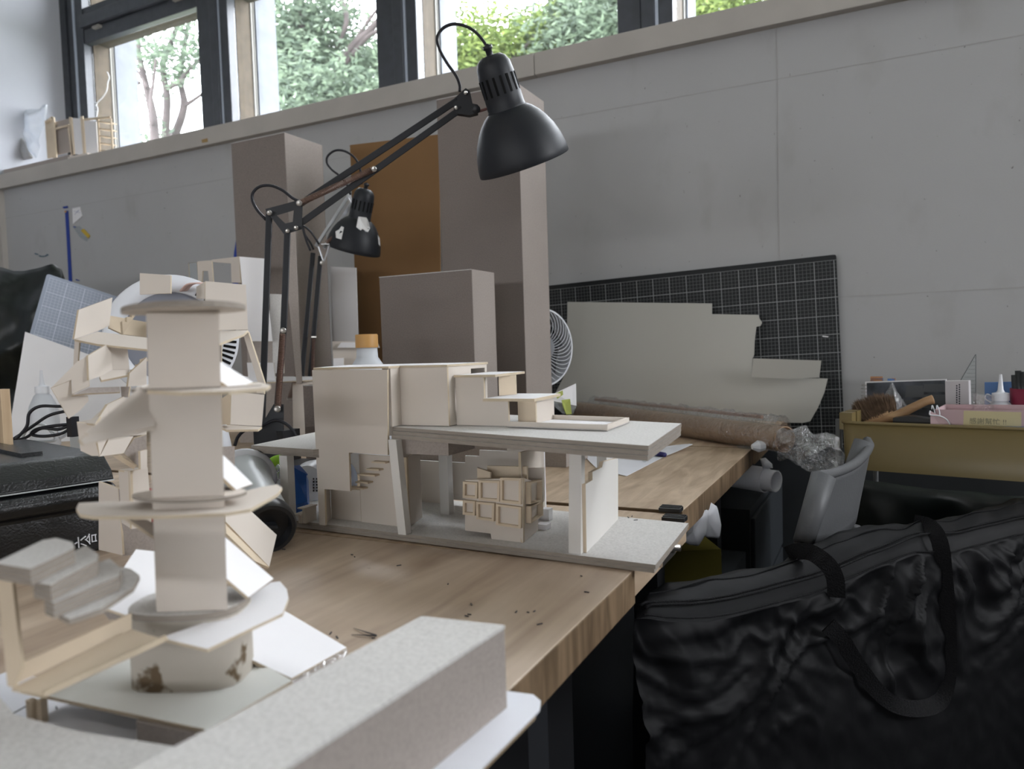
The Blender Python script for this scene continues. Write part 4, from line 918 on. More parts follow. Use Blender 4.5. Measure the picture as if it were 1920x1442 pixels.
cab2(((568, 424), (572, 440), (582, 455), (588, 468)), L2, l2); cab2(((582, 470), (574, 450), (568, 425), (580, 432), (592, 448), (598, 458)), L2-.02, l2)
cab2(((556, 800), (552, 790), (562, 775), (570, 760)), L2-.05, l2, .004)
# stickers on the small shade: white cut-out shapes with a pale animal face
def stick_on(px, par, nm, m, lift=.0006):
    pts = []
    for p in px:
        d = ray(*p).normalized(); # meet the shade's surface
        best = None
        for i in range(60):
            q = CAM+d*(L2*.93+i*.0032)*1.0/ d.dot(FW); hh = (q-c2_).dot(ax2_); rr_ = ((q-c2_)-ax2_*hh).length
            if 0 < hh < .085: 
                R_ = .84*(.0865-max(0, hh/.84-.01)**1.9*4.2)
                if rr_ < R_+.0012: best = q; break
        if best is None: best = D(*p, L2-.04)
        pts.append(best-d*lift)
    return G().prism(pts, ray(*px[0]).normalized()*.0004).out(nm, m, par)
M_stk = mat('sticker_white', (.75, .75, .74), .5); M_fur = mat('sticker_cream_fur', (.50, .44, .38), .6)
stick_on(((669, 408), (673, 406), (679, 410), (687, 408), (691, 414), (694, 428), (690, 435), (676, 432), (668, 426)), l2, 'sticker', M_stk)
stick_on(((671, 411), (674, 409), (678, 413), (685, 412), (688, 418), (690, 427), (684, 431), (676, 429), (671, 423)), l2, 'sticker_print', M_fur, .0012)
for p in ((676, 417), (682, 416), (679, 423)): stick_on(((p[0]-1.2, p[1]-1), (p[0]+1.2, p[1]-1), (p[0]+1, p[1]+1.2), (p[0]-1, p[1]+1.2)), l2, 'sticker_print', M_ink, .0018)
stick_on(((629, 434), (636, 430), (640, 424), (645, 426), (643, 436), (640, 449), (630, 446)), l2, 'sticker', M_stk)
stick_on(((708, 440), (712, 447), (713, 462), (710, 458), (709, 450)), l2, 'sticker', M_stk)

# ================================================================== FANS
def fan(label, center, dep, nrm, R, rim_m, blade_m, hub_m, closed_left=False):
    c = D(*center, dep); n = V(nrm).normalized()
    t = thing('desk_fan', label, 'fan', (c.x, c.y, ZT))
    a = V((0, 0, 1)).cross(n).normalized(); b = n.cross(a)
    P = lambda r, an, h: c+(a*cos(an)+b*sin(an))*r+n*h
    g = G().lathe(c, n, [(-.03, R*.86), (-.03, R), (.012, R*1.0), (.018, R*.985), (.018, R*.945), (.005, R*.93), (-.03, R*.90), (-.03, R*.86)], 64); smooth_by_angle(g.out('rim', rim_m, t, True), 45)
    g = G().lathe(c, n, [(.034, .0001), (.033, R*.2), (.028, R*.28), (.020, R*.31), (.010, R*.31), (.010, .0001)], 40); smooth_by_angle(g.out('hub', hub_m, t, True), 45)
    for k in range(36):
        a0 = 2*pi*k/36; pts = [P(R*(.29+.66*j/7), a0+.62*(j/7)**1.2, .016+.010*sin(pi*j/7)) for j in range(8)]
        G().tube(pts, .0011, 4).out('grille_bar', rim_m, t, True)
    g = G()
    for k in range(7):
        a0 = 2*pi*k/7
        for (r0, r1, w0) in ((.22, .86, .62),):
            v = []; m_ = 6
            for i in range(m_+1):
                r = R*(r0+(r1-r0)*i/m_); ww = w0*(.6+.4*sin(pi*i/m_)); v += [P(r, a0, -.004), P(r, a0+ww, -.022)]
            g.add(v, [(2*i, 2*i+2, 2*i+3, 2*i+1) for i in range(m_)])
    for k in range(0, 1): g.out('blades', blade_m, t, True)
    g = G().lathe(c, n, [(-.05, .001), (-.05, R*.45), (-.032, R*.95), (-.028, R*.95)], 40); g.out('back_cover', blade_m, t, True)
    st_ = V((c.x, c.y, ZT))-n*.045; st_.z = ZT
    G().tube([V((st_.x, st_.y, ZT+.012)), V((st_.x, st_.y, c.z-.0)), c-n*.04], [.02, .014, .02], 16).out('stand', rim_m, t, True)
    G().lathe((st_.x, st_.y, ZT+.0005), (0, 0, 1), [(0, .001), (0, .06), (.010, .058), (.014, .04), (.015, .001)], 36).out('foot', rim_m, t, True)
    return t, c, n
M_fblade = mat('dark_fan_blades', (.03, .03, .035), .5); M_hub = mat('grey_fan_hub', (.22, .23, .25), .4)
fan('grey-white desk fan peeking out right of the tallest greyboard box', (1011.5, 652), 2.02, (.90, -.43, 0), .109, M_plast, M_fblade, M_hub)
# white fan with dome housing behind the tower
t = thing('white_fan', 'white dome-backed fan with a pink carry strap behind the tower model', 'fan', (D(333, 800, 1.15).x, D(333, 800, 1.15).y, ZT))
c = D(326, 633, 1.15); n = (CAM-c).normalized(); n = (n+RT*.15).normalized()
Rf = .097
g = G().lathe(c, n, [(.0, Rf), (.004, Rf*1.0), (-.02, Rf*1.01), (-.05, Rf*.93), (-.075, Rf*.72), (-.088, Rf*.4), (-.092, .001)], 56); g.out('dome_housing', M_plast, t, True)
a = V((0, 0, 1)).cross(n).normalized(); b = n.cross(a)
g = G().lathe(c, n, [(.0, Rf*1.01), (.004, Rf*1.0), (.003, Rf*.74), (-.004, Rf*.73)], 56); g.out('rim', M_plast, t, True)
G().lathe(c, n, [(-.004, Rf*.75), (-.005, .001)], 40).out('inner_plate', mat('fan_inner_grey', (.22, .23, .27), .5), t, True)
for k in range(64):
    an = 2*pi*k/64; rdir = a*cos(an)+b*sin(an)
    if rdir.dot(RT) < .35: continue
    G().box(c+rdir*Rf*.86+n*.0042, Rf*.20, .0042, .0012, Matrix((rdir, n.cross(rdir), n)).transposed()).out('vent_slot', mat_slot, t)
G().tube([V((c.x, c.y+.05, ZT+.01)), V((c.x, c.y+.05, c.z-.06))], [.05, .02], 20).out('stand', M_plast, t, True)
sp0 = [D(*p) for p in ((336, 545, 1.13), (350, 532, 1.12), (372, 530, 1.12), (384, 536, 1.13))]
pp = spline(sp0, 5); g = G(); v = []
for p in pp: v += [p, p+V((0, .0, .0))+RT*.0+(FW*.025)+UP*.004]
g.add(v, [(2*i, 2*i+2, 2*i+3, 2*i+1) for i in range(len(pp)-1)]); o = g.out('carry_strap', M_pinks, t, True); o.modifiers.new('s', 'SOLIDIFY').thickness = .002

# white tubular appliance with black ring, lying at the tower's right
t = thing('hair_dryer', 'pale grey tubular appliance with a black ring end lying beside the model base', 'appliance', Z(500, 1010, ZT))
A, B = D(452, 893, .96), D(499, 980, .83)
A.z = max(A.z, ZT+.046); B.z = max(B.z, ZT+.031)
ax = (B-A).normalized()
g = G().lathe(A, ax, [(-.02, .001), (-.02, .026), (-.005, .035), (.02, .036), (.05, .031), ((B-A).length, .0285)], 40); g.out('body', M_plastg, t, True)
g = G().lathe(B, ax, [(-.004, .0295), (0, .0305), (.016, .0305), (.021, .028), (.021, .024), (.006, .023), (.004, .001)], 40); smooth_by_angle(g.out('end_ring', M_blacks, t, True), 40)
g = G().lathe(A, ax, [(.01, .036), (.012, .042), (.018, .042), (.020, .036)], 40); g.out('flange', M_plast, t, True)
G().box(B+ax*.008, .02, .012, .004, Matrix((RT, ax, RT.cross(ax))).transposed()).out('label_patch', M_nbk, t)

# ================================================================== CUTTING MAT, CARD SHEET, PAPER ROLL
YM = 2.176
mtl, mtr = Y(1016, 537, YM), Y(1568, 477, YM)
ud = (mtr-mtl).normalized(); vd = V((ud.z, 0, -ud.x)); vd = -vd if vd.z > 0 else vd     # down along the mat
mw = (mtr-mtl).length; mh = (mtr.z-.66)/(-vd.z)
m_gm = gridmat('black_mat_grid', (.0085, .0095, .0105), (.115, .12, .12), (.30, .31, .31), 87, 55, 0)
R = Matrix((ud, V((0, 1, 0)), vd)).transposed()
def rrect(w_, h_, r, n=5):
    out = []
    for (cx_, cy_, a0) in ((r, r, pi), (w_-r, r, 1.5*pi), (w_-r, h_-r, 0), (r, h_-r, pi/2)):
        for i in range(n+1): a = a0+pi/2*i/n; out.append((cx_+r*cos(a), cy_+r*sin(a)))
    return out
def uvboard(name, tl, ux, vy, w_, h_, th, m, off=(0, 0), par=None, rad=.006, n=None, cell=.01):
    rr_ = rrect(w_, h_, rad); nn_ = ux.cross(vy).normalized() if n is None else n
    pts = [tl+ux*a+vy*b for a, b in rr_]; g = G().prism(pts, nn_*th); o = g.out(name, m, par)
    uv = o.data.uv_layers.new(name='UVMap'); inv = tl
    org = wloc(o) if par is None else V((0, 0, 0))
    for lp_ in o.data.loops:
        co = o.data.vertices[lp_.vertex_index].co+org-tl
        uv.data[lp_.index].uv = ((co.dot(ux)-off[0])/cell, (co.dot(vy)-off[1])/cell)
    return o
o = uvboard('cutting_mat', mtl, ud, vd, mw, mh, .003, m_gm, (.014, .014), n=V((0, 1, 0)))
tagp(o, 'large black cutting mat with white grid leaning on the wall', 'cutting mat')
pm_ = plane(mtl-V((0, .0006, 0)), V((0, 1, 0)))
G().prism([pm_(a, b) for a, b in ((1542, 629.5), (1553, 630.5), (1553, 632.5), (1542, 631.5))], (0, .0004, 0)).out('white_mark', M_white, o)
for k in range(9): G().prism([pm_(a, b) for a, b in ((1026, 545+k*9.5), (1029, 545+k*9.5), (1029, 548.5+k*9.5), (1026, 548.5+k*9.5))], (0, .0003, 0)).out('scale_mark', M_steel, o)
# cream card sheet leaning in front of the mat
sh = [(1064, 566), (1335, 569), (1335, 589), (1422, 590.5), (1424, 597), (1429, 605), (1426, 611), (1418, 613), (1415, 640), (1414, 665), (1411, 672), (1409, 706), (1440, 705), (1500, 709), (1539, 709.5), (1552, 710), (1546, 735), (1534, 764), (1519, 790), (1505, 793), (1400, 791), (1200, 786), (1060, 790), (1030, 760), (1040, 740), (1060, 700), (1063, 620)]
ys_ = lambda y: 2.145-.00030*(y-560)
g = G().prism([Y(a, b, ys_(b)) for a, b in sh], (0, .0018, 0)); o = g.out('card_sheet', M_offw); tagp(o, 'big off-white card offcut with notched right edge standing before the grid mat', 'card sheet')
g = G().prism([Y(a, b, 2.085) for a, b in ((1412, 672), (1540, 676), (1536, 708), (1480, 710), (1409, 707))], (0, .0018, 0)); o = g.out('card_strip', M_offw); tagp(o, 'narrow off-white card strip sticking out right of the big card sheet', 'card strip')
# kraft roll wrapped in film
rl = thing('paper_roll', 'brown kraft paper roll wrapped in clear film on the far desk', 'paper roll', (-.45, 1.78, ZT))
r0 = .0255
ra, rb = V((-.80, 2.03, ZT+r0+.001)), D(1472, 826, 1.50); rb.z = ZT+r0+.001
q = ray(1472, 824); rb = CAM+q*((rb.z-CAM.z)/q.z); rb = rb*1
rb = V((rb.x, rb.y, ZT+r0+.001)); ax = (rb-ra).normalized(); LR = (rb-ra).length
g = G().lathe(ra, ax, [(0, .001), (0, r0), (LR*.33, r0*.98), (LR*.66, r0), (LR, r0*.99), (LR, r0*.93), (LR-.03, r0*.9), (LR-.03, .001)], 32); smooth_by_angle(g.out('kraft_roll', M_kraft, rl, True), 40)
def crumple(name, fn, nu, nv, amp, freq, m, par, seed=0):
    v = []
    for i in range(nu+1):
        for j in range(nv+1):
            p, n_ = fn(i/nu, j/nv); k = noise.noise(p*freq+V((seed, 0, 0)))+.5*noise.noise(p*freq*2.3+V((seed+9, 3, 0))); v.append(p+n_*amp*k)
    f = [(i*(nv+1)+j, i*(nv+1)+j+1, (i+1)*(nv+1)+j+1, (i+1)*(nv+1)+j) for i in range(nu) for j in range(nv)]
    return link(name, v, f, m, par, True)
up_ = V((0, 0, 1)); sd = ax.cross(up_).normalized()
def filmf(u, v):
    a = v*2*pi; n_ = sd*cos(a)+up_*sin(a); return ra+ax*(LR*u)+n_*(r0+.0018), n_
crumple('clear_film', filmf, 110, 22, .0022, 55, M_film, rl)
def tailf(u, v):       # loose film beyond the end of the roll
    a = v*2*pi; rr_ = r0*(1.0+.55*u)*(1-.25*u); n_ = sd*cos(a)+up_*sin(a); p = rb+ax*(.115*u)-V((0, 0, .034*u*u))+n_*V((rr_, rr_, rr_)).x
    p.z = max(p.z, ZT-.06); return p, n_
crumple('loose_film', tailf, 40, 44, .026, 30, M_filmh, rl, 4)
def tail2(u, v):
    p = rb-ax*.03+ax*(.15*u)+V((0, 0, -.01-.045*u))+sd*(.02-.05*v)+V((0, 0, -.025*v)); return p, (sd*.6+up_*.8)
crumple('loose_film', tail2, 40, 24, .022, 34, M_filmh, rl, 8)
# film-covered bundle and strips behind the roll
bn = thing('film_bundle', 'thin copper strips under crinkled film behind the kraft roll', 'bundle', ((ra+rb)/2).xy.to_3d()+V((0, .06, ZT)))
off = V((sd.x, sd.y, 0)).normalized(); off = off if off.y > 0 else -off
for k, (dz, dy) in enumerate(((.004, .038), (.009, .046), (.013, .054), (.03, .062))):
    a, b = ra+off*dy, rb+off*dy-ax*(.04+.03*k); a.z = ZT+dz+.026; b.z = ZT+dz+.026
    G().tube([a, b], .0042, 6).out('copper_strip', M_copper, bn)
def bunf(u, v):
    a = v*pi; p = ra+off*.05+ax*(LR*.93*u)+off*(.030*cos(a)); p.z = ZT+.004+.062*sin(a); return p, up_*sin(a)+off*cos(a)
crumple('clear_film', bunf, 120, 14, .006, 60, M_filmh, bn, 2)
a, b = Z(1250, 770, ZT+.05), Z(1446, 780, ZT+.05); o = G().tube([V((a.x, a.y+.0, ZT+.013)), V((b.x, b.y, ZT+.013))], .012, 20).out('white_paper_roll', M_paper, None, True); tagp(smooth_by_angle(o), 'thin white paper roll behind the film-wrapped kraft roll', 'paper roll')
# loose paper, marker, cutter, taped cone of card, black cloth
pp_ = [Z(a, b, ZT+.001) for a, b in ((1070, 830), (1120, 880), (1175, 893), (1235, 862), (1262, 848), (1298, 833), (1285, 833), (1240, 838), (1190, 845), (1130, 830))]
o = G().prism(pp_, (0, 0, .0006)).out('sheet_of_paper', M_paper); tagp(o, 'loose white sheet on the middle desk beyond the deck of the model', 'paper')
cr = [Z(1240, 858, ZT+.002), Z(1270, 846, ZT+.004), Z(1299, 833, ZT+.012), Z(1292, 832, ZT+.012), Z(1250, 840, ZT+.003)]
o = link('paper_curl', cr, [(0, 1, 4), (1, 2, 3), (1, 3, 4)], M_paper); o.modifiers.new('s', 'SOLIDIFY').thickness = .0004; tagp(o, 'curling white paper corner beside the marker', 'paper')
mk = thing('marker_pen', 'clear marker pen with dark navy cap lying on the loose sheet', 'pen', Z(1230, 855, ZT+.002))
a, b, c_ = Z(1208, 862, ZT+.0065), Z(1228, 850, ZT+.0065), Z(1247, 853, ZT+.0065)
G().tube([a, b], .0048, 12).out('barrel', M_clearp, mk, True); G().tube([b, c_], [.0055, .0045], 12).out('cap', mat('navy_cap', (.03, .03, .12), .4), mk, True)
kn_ = thing('tape_tool', 'small clear and white plastic cutter at the right corner of the desk', 'cutter', Z(1405, 838, ZT))
a, b = Z(1386, 837, ZT+.004), Z(1412, 840, ZT+.004)
G().box((a+b)/2, (b-a).length, .012, .006, Matrix.Rotation(math.atan2((b-a).y, (b-a).x), 3, 'Z')).out('handle', M_clearp, kn_)
a, b = Z(1410, 838, ZT+.011), Z(1433, 836, ZT+.012)
G().tube([a, (a+b)/2, b], [.005, .012, .009], 9).out('head', M_plast, kn_)
cn_ = thing('taped_card', 'folded clear-edged white card held with green tape behind the terraces', 'card', Z(1060, 800, ZT))
def cz(px, nm, m, th=.0008): return board(nm, [D(a, b, d) for a, b, d in px], th, m, cn_)
cz(((1028, 750, 1.50), (1041, 737, 1.50), (1080, 719, 1.52), (1081, 761, 1.52)), 'card_face', M_white)
cz(((1028, 751, 1.50), (1081, 762, 1.52), (1074, 777, 1.47), (1055, 775, 1.46)), 'card_fold', M_clearp)
cz(((1053, 750, 1.495), (1069, 748, 1.50), (1070, 762, 1.49), (1072, 776, 1.46), (1062, 777, 1.46), (1055, 762, 1.485)), 'green_tape', M_olive)
cz(((1042, 738, 1.49), (1055, 732, 1.495), (1056, 740, 1.495), (1045, 748, 1.49)), 'green_tape', M_olive)
A = Z(1025, 790, ZT)
def clf(u, v): return V((A.x-.09+.15*u, A.y+.02+.10*v, ZT+.012+.032*sin(pi*u)*sin(pi*v))), up_
o = crumple('black_cloth', clf, 20, 14, .010, 30, M_strap, None, 6); o.modifiers.new('s', 'SOLIDIFY').thickness = .002; tagp(o, 'folded black cloth behind the terraces of the model', 'cloth')

# ================================================================== CHAIR AND BLACK PORTFOLIO BAG
ch = thing('chair', 'grey moulded plastic chair with curved backrest behind the black bag', 'chair', (.02, 1.05, 0), None)
def surf(rows, name, m, par, th=0, smooth=True, sub=0):
    nv = len(rows[0]); v = [p for r in rows for p in r]
    f = [(i*nv+j, i*nv+j+1, (i+1)*nv+j+1, (i+1)*nv+j) for i in range(len(rows)-1) for j in range(nv-1)]
    o = link(name, v, f, m, par, smooth)
    if th: q = o.modifiers.new('thick', 'SOLIDIFY'); q.thickness = th; q.offset = 0
    return o
tp = [(1530, 893, 1.02), (1556, 889, 1.05), (1583, 880, 1.09), (1605, 868, 1.13), (1622, 851, 1.17), (1630, 836, 1.20), (1626, 826, 1.22)]
btm = [(1492, 1019, 1.00), (1515, 1019, 1.03), (1545, 1016, 1.07), (1570, 1008, 1.10), (1588, 996, 1.13), (1600, 980, 1.15), (1604, 960, 1.16)]
top = spline([D(*p) for p in tp], 3); bot_ = spline([D(*p) for p in btm], 3)
rows = [[a.lerp(b, t_/8)+(FW*.0) for a, b in zip(top, bot_)] for t_ in range(9)]
surf(rows, 'backrest', M_chair, ch, .007)
G().tube(top, .0075, 8).out('top_rim', M_chair, ch, True)
G().tube([D(1544, 893, 1.01), D(1506, 1018, .985)], [.0165, .0135], 16).out('back_post', M_chair, ch, True)
G().tube([D(1619, 829, 1.20), D(1590, 905, 1.19), D(1575, 1000, 1.16)], [.015, .014, .012], 14).out('back_post', M_chair, ch, True)
a, b = D(1505, 1017, .985), D(1600, 985, 1.16); mid = (a+b)/2; sdn = V((.5, -.3, 0))
xbox('seat', mid.x-.42, mid.x+.01, mid.y-.18, mid.y+.22, .43, .45, M_chair, ch, bev=.006)
for (lx, ly) in ((-.38, -.15), (-.01, -.15), (-.38, .19), (-.01, .19)): G().tube([V((mid.x+lx, mid.y+ly, .43)), V((mid.x+lx*1.05, mid.y+ly*1.05, .0))], .011, 10).out('leg', M_black, ch, True)
for e in (a, b): G().tube([e, V((mid.x+.01, e.y, .44))], .011, 10).out('back_support', M_chair, ch, True)

bgt = thing('portfolio_bag', 'huge black nylon portfolio bag with zip and shoulder strap hanging over the chair', 'bag', (.05, .95, 0))
def dep(x): return 1/((1/.74)+(x-1195)/(1905-1195)*(1/1.06-1/.74))
xsil = [1193, 1215, 1250, 1290, 1330, 1370, 1420, 1470, 1500, 1530, 1570, 1620, 1660, 1700, 1720, 1750, 1790, 1830, 1870, 1905, 1935]
ysil = [1140, 1112, 1095, 1086, 1078, 1074, 1063, 1050, 1034, 1015, 998, 985, 982, 985, 978, 975, 966, 955, 946, 936, 940]
yzip = [1150, 1137, 1136, 1135, 1131, 1124, 1112, 1098, 1090, 1082, 1066, 1044, 1030, 1012, 1005, 1003, 1002, 992, 983, 974, 970]
ylow = [1160, 1160, 1165, 1166, 1164, 1158, 1147, 1133, 1125, 1116, 1100, 1079, 1062, 1046, 1040, 1040, 1040, 1028, 1018, 1008, 1004]
def interp(xs_, ys_l, x):
    for i in range(len(xs_)-1):
        if x <= xs_[i+1]: t_ = (x-xs_[i])/(xs_[i+1]-xs_[i]); return ys_l[i]+(ys_l[i+1]-ys_l[i])*t_
    return ys_l[-1]
NU = 190; rows = []
cols = []
outn = None
for i in range(NU+1):
    x = 1193+(1935-1193)*i/NU; d0 = dep(x)
    ps, pz, pl = D(x, interp(xsil, ysil, x), d0+.085), D(x, interp(xsil, yzip, x), d0+.02), D(x, interp(xsil, ylow, x), d0)
    cols.append((ps, pz, pl))
dv = (cols[-1][2]-cols[0][2]); dv.z = 0; dv.normalize(); fn_ = V((dv.y, -dv.x, 0)); fn_ = fn_ if fn_.dot(V((-.3, -1, 0))) > 0 else -fn_
for i, (ps, pz, pl) in enumerate(cols):
    c = []
    u = i/NU; back = ps-fn_*.012
    for t_ in (1, .6, .25): c.append(V((back.x, back.y, back.z-.55*t_)))
    c.append(ps-fn_*.003-V((0, 0, .008)))
    for t_ in (0, .2, .4, .6, .8): c.append(ps.lerp(pz, t_)+V((0, 0, .006*sin(pi*t_))))
    for t_ in (0, .33, .66): c.append(pz.lerp(pl, t_)-V((0, 0, .002)))
    zb0 = .01
    for k in range(90):
        t_ = (k/89)**1.5; p = V((pl.x, pl.y, pl.z+(zb0-pl.z)*t_))+fn_*(.015*sin(pi*min(1, t_*1.4))-.02*t_)
        c.append(p)
    rows.append(c)
def bagdef(p, k):
    s_ = dv.dot(p); z_ = p.z
    w1 = noise.noise(V((s_*7, z_*3.2, 1)))*.020+noise.noise(V((s_*16+z_*9, z_*8, 5)))*.010
    w2 = abs(noise.noise(V((s_*11-z_*8, z_*13+s_*5, 2))))*.016
    w3 = abs(noise.noise(V((s_*30+z_*22, z_*24, 7))))*.005
    tp = max(0, min(1, (z_-.46)/.14)); w1 = w1*(.12+.6*tp); w2 = w2*(.3+.7*tp)
    wx = noise.noise(V((s_*5, z_*5, 21)))*.25; wy = noise.noise(V((s_*5, z_*5, 31)))*.25
    a1 = abs(noise.noise(V(((s_+wx)*7-(z_+wy)*9, (z_+wy)*4+s_*1.5, 11)))); a2 = abs(noise.noise(V(((s_+wy)*16+(z_+wx)*17, (z_-wx)*7-s_*3, 17))))
    w4 = (max(0, 1-a1*5)**1.5)*.010*(.08+.92*tp); w5 = (max(0, 1-a2*5)**1.5)*.0045*tp
    return w1-w2+w3+w4+w5
for r in rows:
    for k in range(len(r)):
        if k >= 12:
            q = min(1, (k-11)/9); r[k] = r[k]+fn_*bagdef(r[k], k)*q
        elif 3 <= k < 9:
            a_ = noise.noise(V((dv.dot(r[k])*18, k*.8, 3))); r[k] = r[k]+V((0, 0, 1))*a_*.006+fn_*noise.noise(V((dv.dot(r[k])*26, k, 8)))*.005*(k < 8)
o = surf(rows, 'bag_body', M_bag, bgt)
zipl = [c[1]+V((0, 0, .003))-(c[1]-CAM).normalized()*.003 for c in cols[3:]]
for dz in (-.004, .004):
    G().tube([p+fn_*dz*1.1 for p in zipl], .0016, 6).out('zip_track', M_strap, bgt, True)
pipe = [r[12]-(r[12]-CAM).normalized()*.002+V((0, 0, .004)) for r in rows[4:]]
G().tube(pipe, .0011, 5).out('seam_stitching', M_strap, bgt, True)
G().tube([r[6]-(r[6]-CAM).normalized()*.002 for r in rows[6:]], .0009, 5).out('seam_stitching', M_strap, bgt, True)
def strap(pts, wv_, name='strap'):
    pp = spline([D(p[0], p[1], dep(p[0])+(p[2] if len(p) > 2 else -.014)) for p in pts], 8); g = G(); v = []
    for i, p in enumerate(pp):
        t_ = (pp[min(i+1, len(pp)-1)]-pp[max(i-1, 0)]).normalized(); s_ = t_.cross((CAM-p).normalized()).normalized()*wv_; v += [p-s_, p+s_]
    g.add(v, [(2*i, 2*i+1, 2*i+3, 2*i+2) for i in range(len(pp)-1)]); o = g.out(name, M_strap, bgt); q = o.modifiers.new('s', 'SOLIDIFY'); q.thickness = .0016
strap([(1478, 1040, .08), (1495, 1034, .06), (1520, 1036, .035), (1545, 1052, .0), (1560, 1070, -.01), (1567, 1092), (1568, 1120)], .0100)
strap([(1552, 1172), (1575, 1195), (1600, 1235), (1640, 1290), (1680, 1322), (1730, 1328), (1765, 1310), (1778, 1250), (1776, 1150), (1770, 1080), (1765, 1030), (1755, 1000, .0), (1740, 985, .03), (1715, 978, .08)], .0100)

# ================================================================== YELLOW CART AND ITS CONTENTS
zr = .80; TL, TR = Z(1573, 792, zr), Z(1920, 805, zr); td = (TR-TL).normalized(); tn = V((-td.y, td.x, 0)); LT = .62; WT = .34; HT = .088
ca = thing('utility_cart', 'yellow steel utility cart with round rim at the right, heaped with tools', 'cart', V((TL.x+.2, TL.y+.15, 0)))
def tp_(u, v, z): p = TL+td*u+tn*v; return V((p.x, p.y, z))
def rr_outline(ins, r, n=6):
    out = []
    for (cu, cv, a0) in ((r, r, pi), (LT-r, r, 1.5*pi), (LT-r, WT-r, 0), (r, WT-r, pi/2)):
        for i in range(n+1): a = a0+pi/2*i/n; out.append((cu+(r-ins)*cos(a), cv+(r-ins)*sin(a)))
    return out
def tray(z0, z1):
    rim = rr_outline(0, .03); n = len(rim); lo_ = rr_outline(.004, .03); g = G()
    v = [tp_(a, b, z1) for a, b in rim]+[tp_(a, b, z0) for a, b in lo_]
    g.add(v, [(i, (i+1) % n, n+(i+1) % n, n+i) for i in range(n)]+[tuple(range(n, 2*n))])
    o = g.out('tray', M_yell, ca, True); smooth_by_angle(o, 50); q = o.modifiers.new('s', 'SOLIDIFY'); q.thickness = .0015
    G().tube([tp_(a, b, z1) for a, b in rim]+[tp_(*rim[0], z1)], .0032, 8).out('tray_rim', M_yell, ca, True)
tray(zr-HT, zr); tray(.42, .50); tray(.12, .20)
for (a, b) in ((-.006, .02), (-.006, WT-.02), (LT+.006, .02), (LT+.006, WT-.02)):
    G().tube([tp_(a, b, .06), tp_(a, b, zr+.004)], .0055, 10).out('leg_post', mat('grey_post', (.10, .10, .10), .4) if (a < 0 and b < .1) else M_chair, ca, True)
    G().lathe(tp_(a, b, .03)-td*.008, td, [(0, .001), (0, .027), (.016, .027), (.016, .001)], 20).out('caster', M_blacks, ca, True)
for v_ in (.03, .07):
    G().box(tp_(.008, v_, zr+.001), .022, .03, .032, Matrix((td, tn, up_)).transposed()).out('corner_clamp', M_yell, ca)
ZC = zr-HT+.002
# contents stand in the tray; C3(x,y,depth-from-rim) meets the vertical plane v behind the rim
def CP(x, y, v): return plane(TL+tn*v, tn)(x, y)
def cboard(name, px, v, th, m, label=None, cat=None, par=None, edge=None, floor=True):
    pts = [CP(a, b, v) for a, b in px]
    if floor:
        zm = min(p.z for p in pts)
        for p in pts:
            if p.z < zm+.006: p.z = ZC
    o = G().prism(pts, tn*th, 0, 1 if edge else None).out(name, m, par, mats=[edge] if edge else None)
    return tagp(o, label, cat)
nb = thing('spiral_notebook', 'black spiral-bound notebook with printed cover standing at the back of the cart', 'notebook', CP(1690, 790, .31).xy.to_3d()+V((0, 0, ZC)))
cboard('cover', ((1625, 718), (1772, 713), (1775, 775), (1627, 775)), .31, .002, M_nbk, par=nb); cboard('pages', ((1622, 716), (1774, 711), (1777, 775), (1624, 775)), .3125, .008, M_white, par=nb)
for k in range(8):
    p = CP(1621, 722+k*6.5, .314); G().lathe(p-V((0, 0, .001)), V((0, 0, 1)), [(0, .006), (.0008, .0068), (.0016, .006)], 12).out('binding_ring', M_steel, nb, True)
for (x0, x1, m, y0) in ((1633, 1656, M_bluebook, 709), (1664, 1678, M_bluebook, 710), (1632, 1655, mat('orange_tab', (.5, .25, .12), .7), 706), (1672, 1679, mat('orange_tab_small', (.5, .25, .12), .7), 709)):
    cboard('index_tab', ((x0, y0), (x1, y0), (x1, y0+10), (x0, y0+10)), .3215, .0006, m, par=nb, floor=False)
for (x0, y0, x1, y1) in ((1700, 723, 1730, 745), (1733, 720, 1770, 735), (1730, 740, 1772, 765), (1690, 750, 1726, 768)):
    cboard('cover_print', ((x0, y0), (x1, y0), (x1+3, y1), (x0-3, y1)), .3096, .0003, mat('cover_photo_grey', (.09, .095, .10), .5), par=nb, floor=False)
# set square: frame of clear acrylic
ssq = thing('set_square', 'clear acrylic set square standing upright at the back of the cart', 'set square', CP(1815, 790, .30).xy.to_3d()+V((0, 0, ZC)))
tri = [CP(1829.5, 664, .30), CP(1768, 716, .30), CP(1725, 752, .30), CP(1829, 790, .30)]; tri[2].z = ZC; tri[3].z = ZC
tri = [tri[0], tri[2], tri[3]]
G().prism(tri, tn*.002).out('acrylic_plate', M_clearp, ssq)
for i in range(3): G().tube([tri[i], tri[(i+1) % 3]], .0009, 4).out('cut_edge', M_clearE, ssq)
g = G()
for k in range(1, 12):
    z_ = tri[0].z-k*.0078; t_ = (tri[0].z-z_)/(tri[0].z-tri[1].z); a = tri[0].lerp(tri[1], t_)*.8+tri[0].lerp(tri[2], t_)*.2; b = tri[0].lerp(tri[2], t_); G().box(((a+b)/2)-tn*.0006, (b-a).length, .0003, .0004, Matrix((td, tn, up_)).transposed()).out('grid_line', M_clearE, ssq)
wc_ = thing('white_box', 'white carton with small printed columns in front of the set square', 'box', CP(1795, 790, .24).xy.to_3d()+V((0, 0, ZC)))
cboard('carton', ((1772, 715), (1816, 714), (1820, 790), (1775, 790)), .24, .03, mat('pinkish_white_carton', (.60, .57, .58), .7), par=wc_)
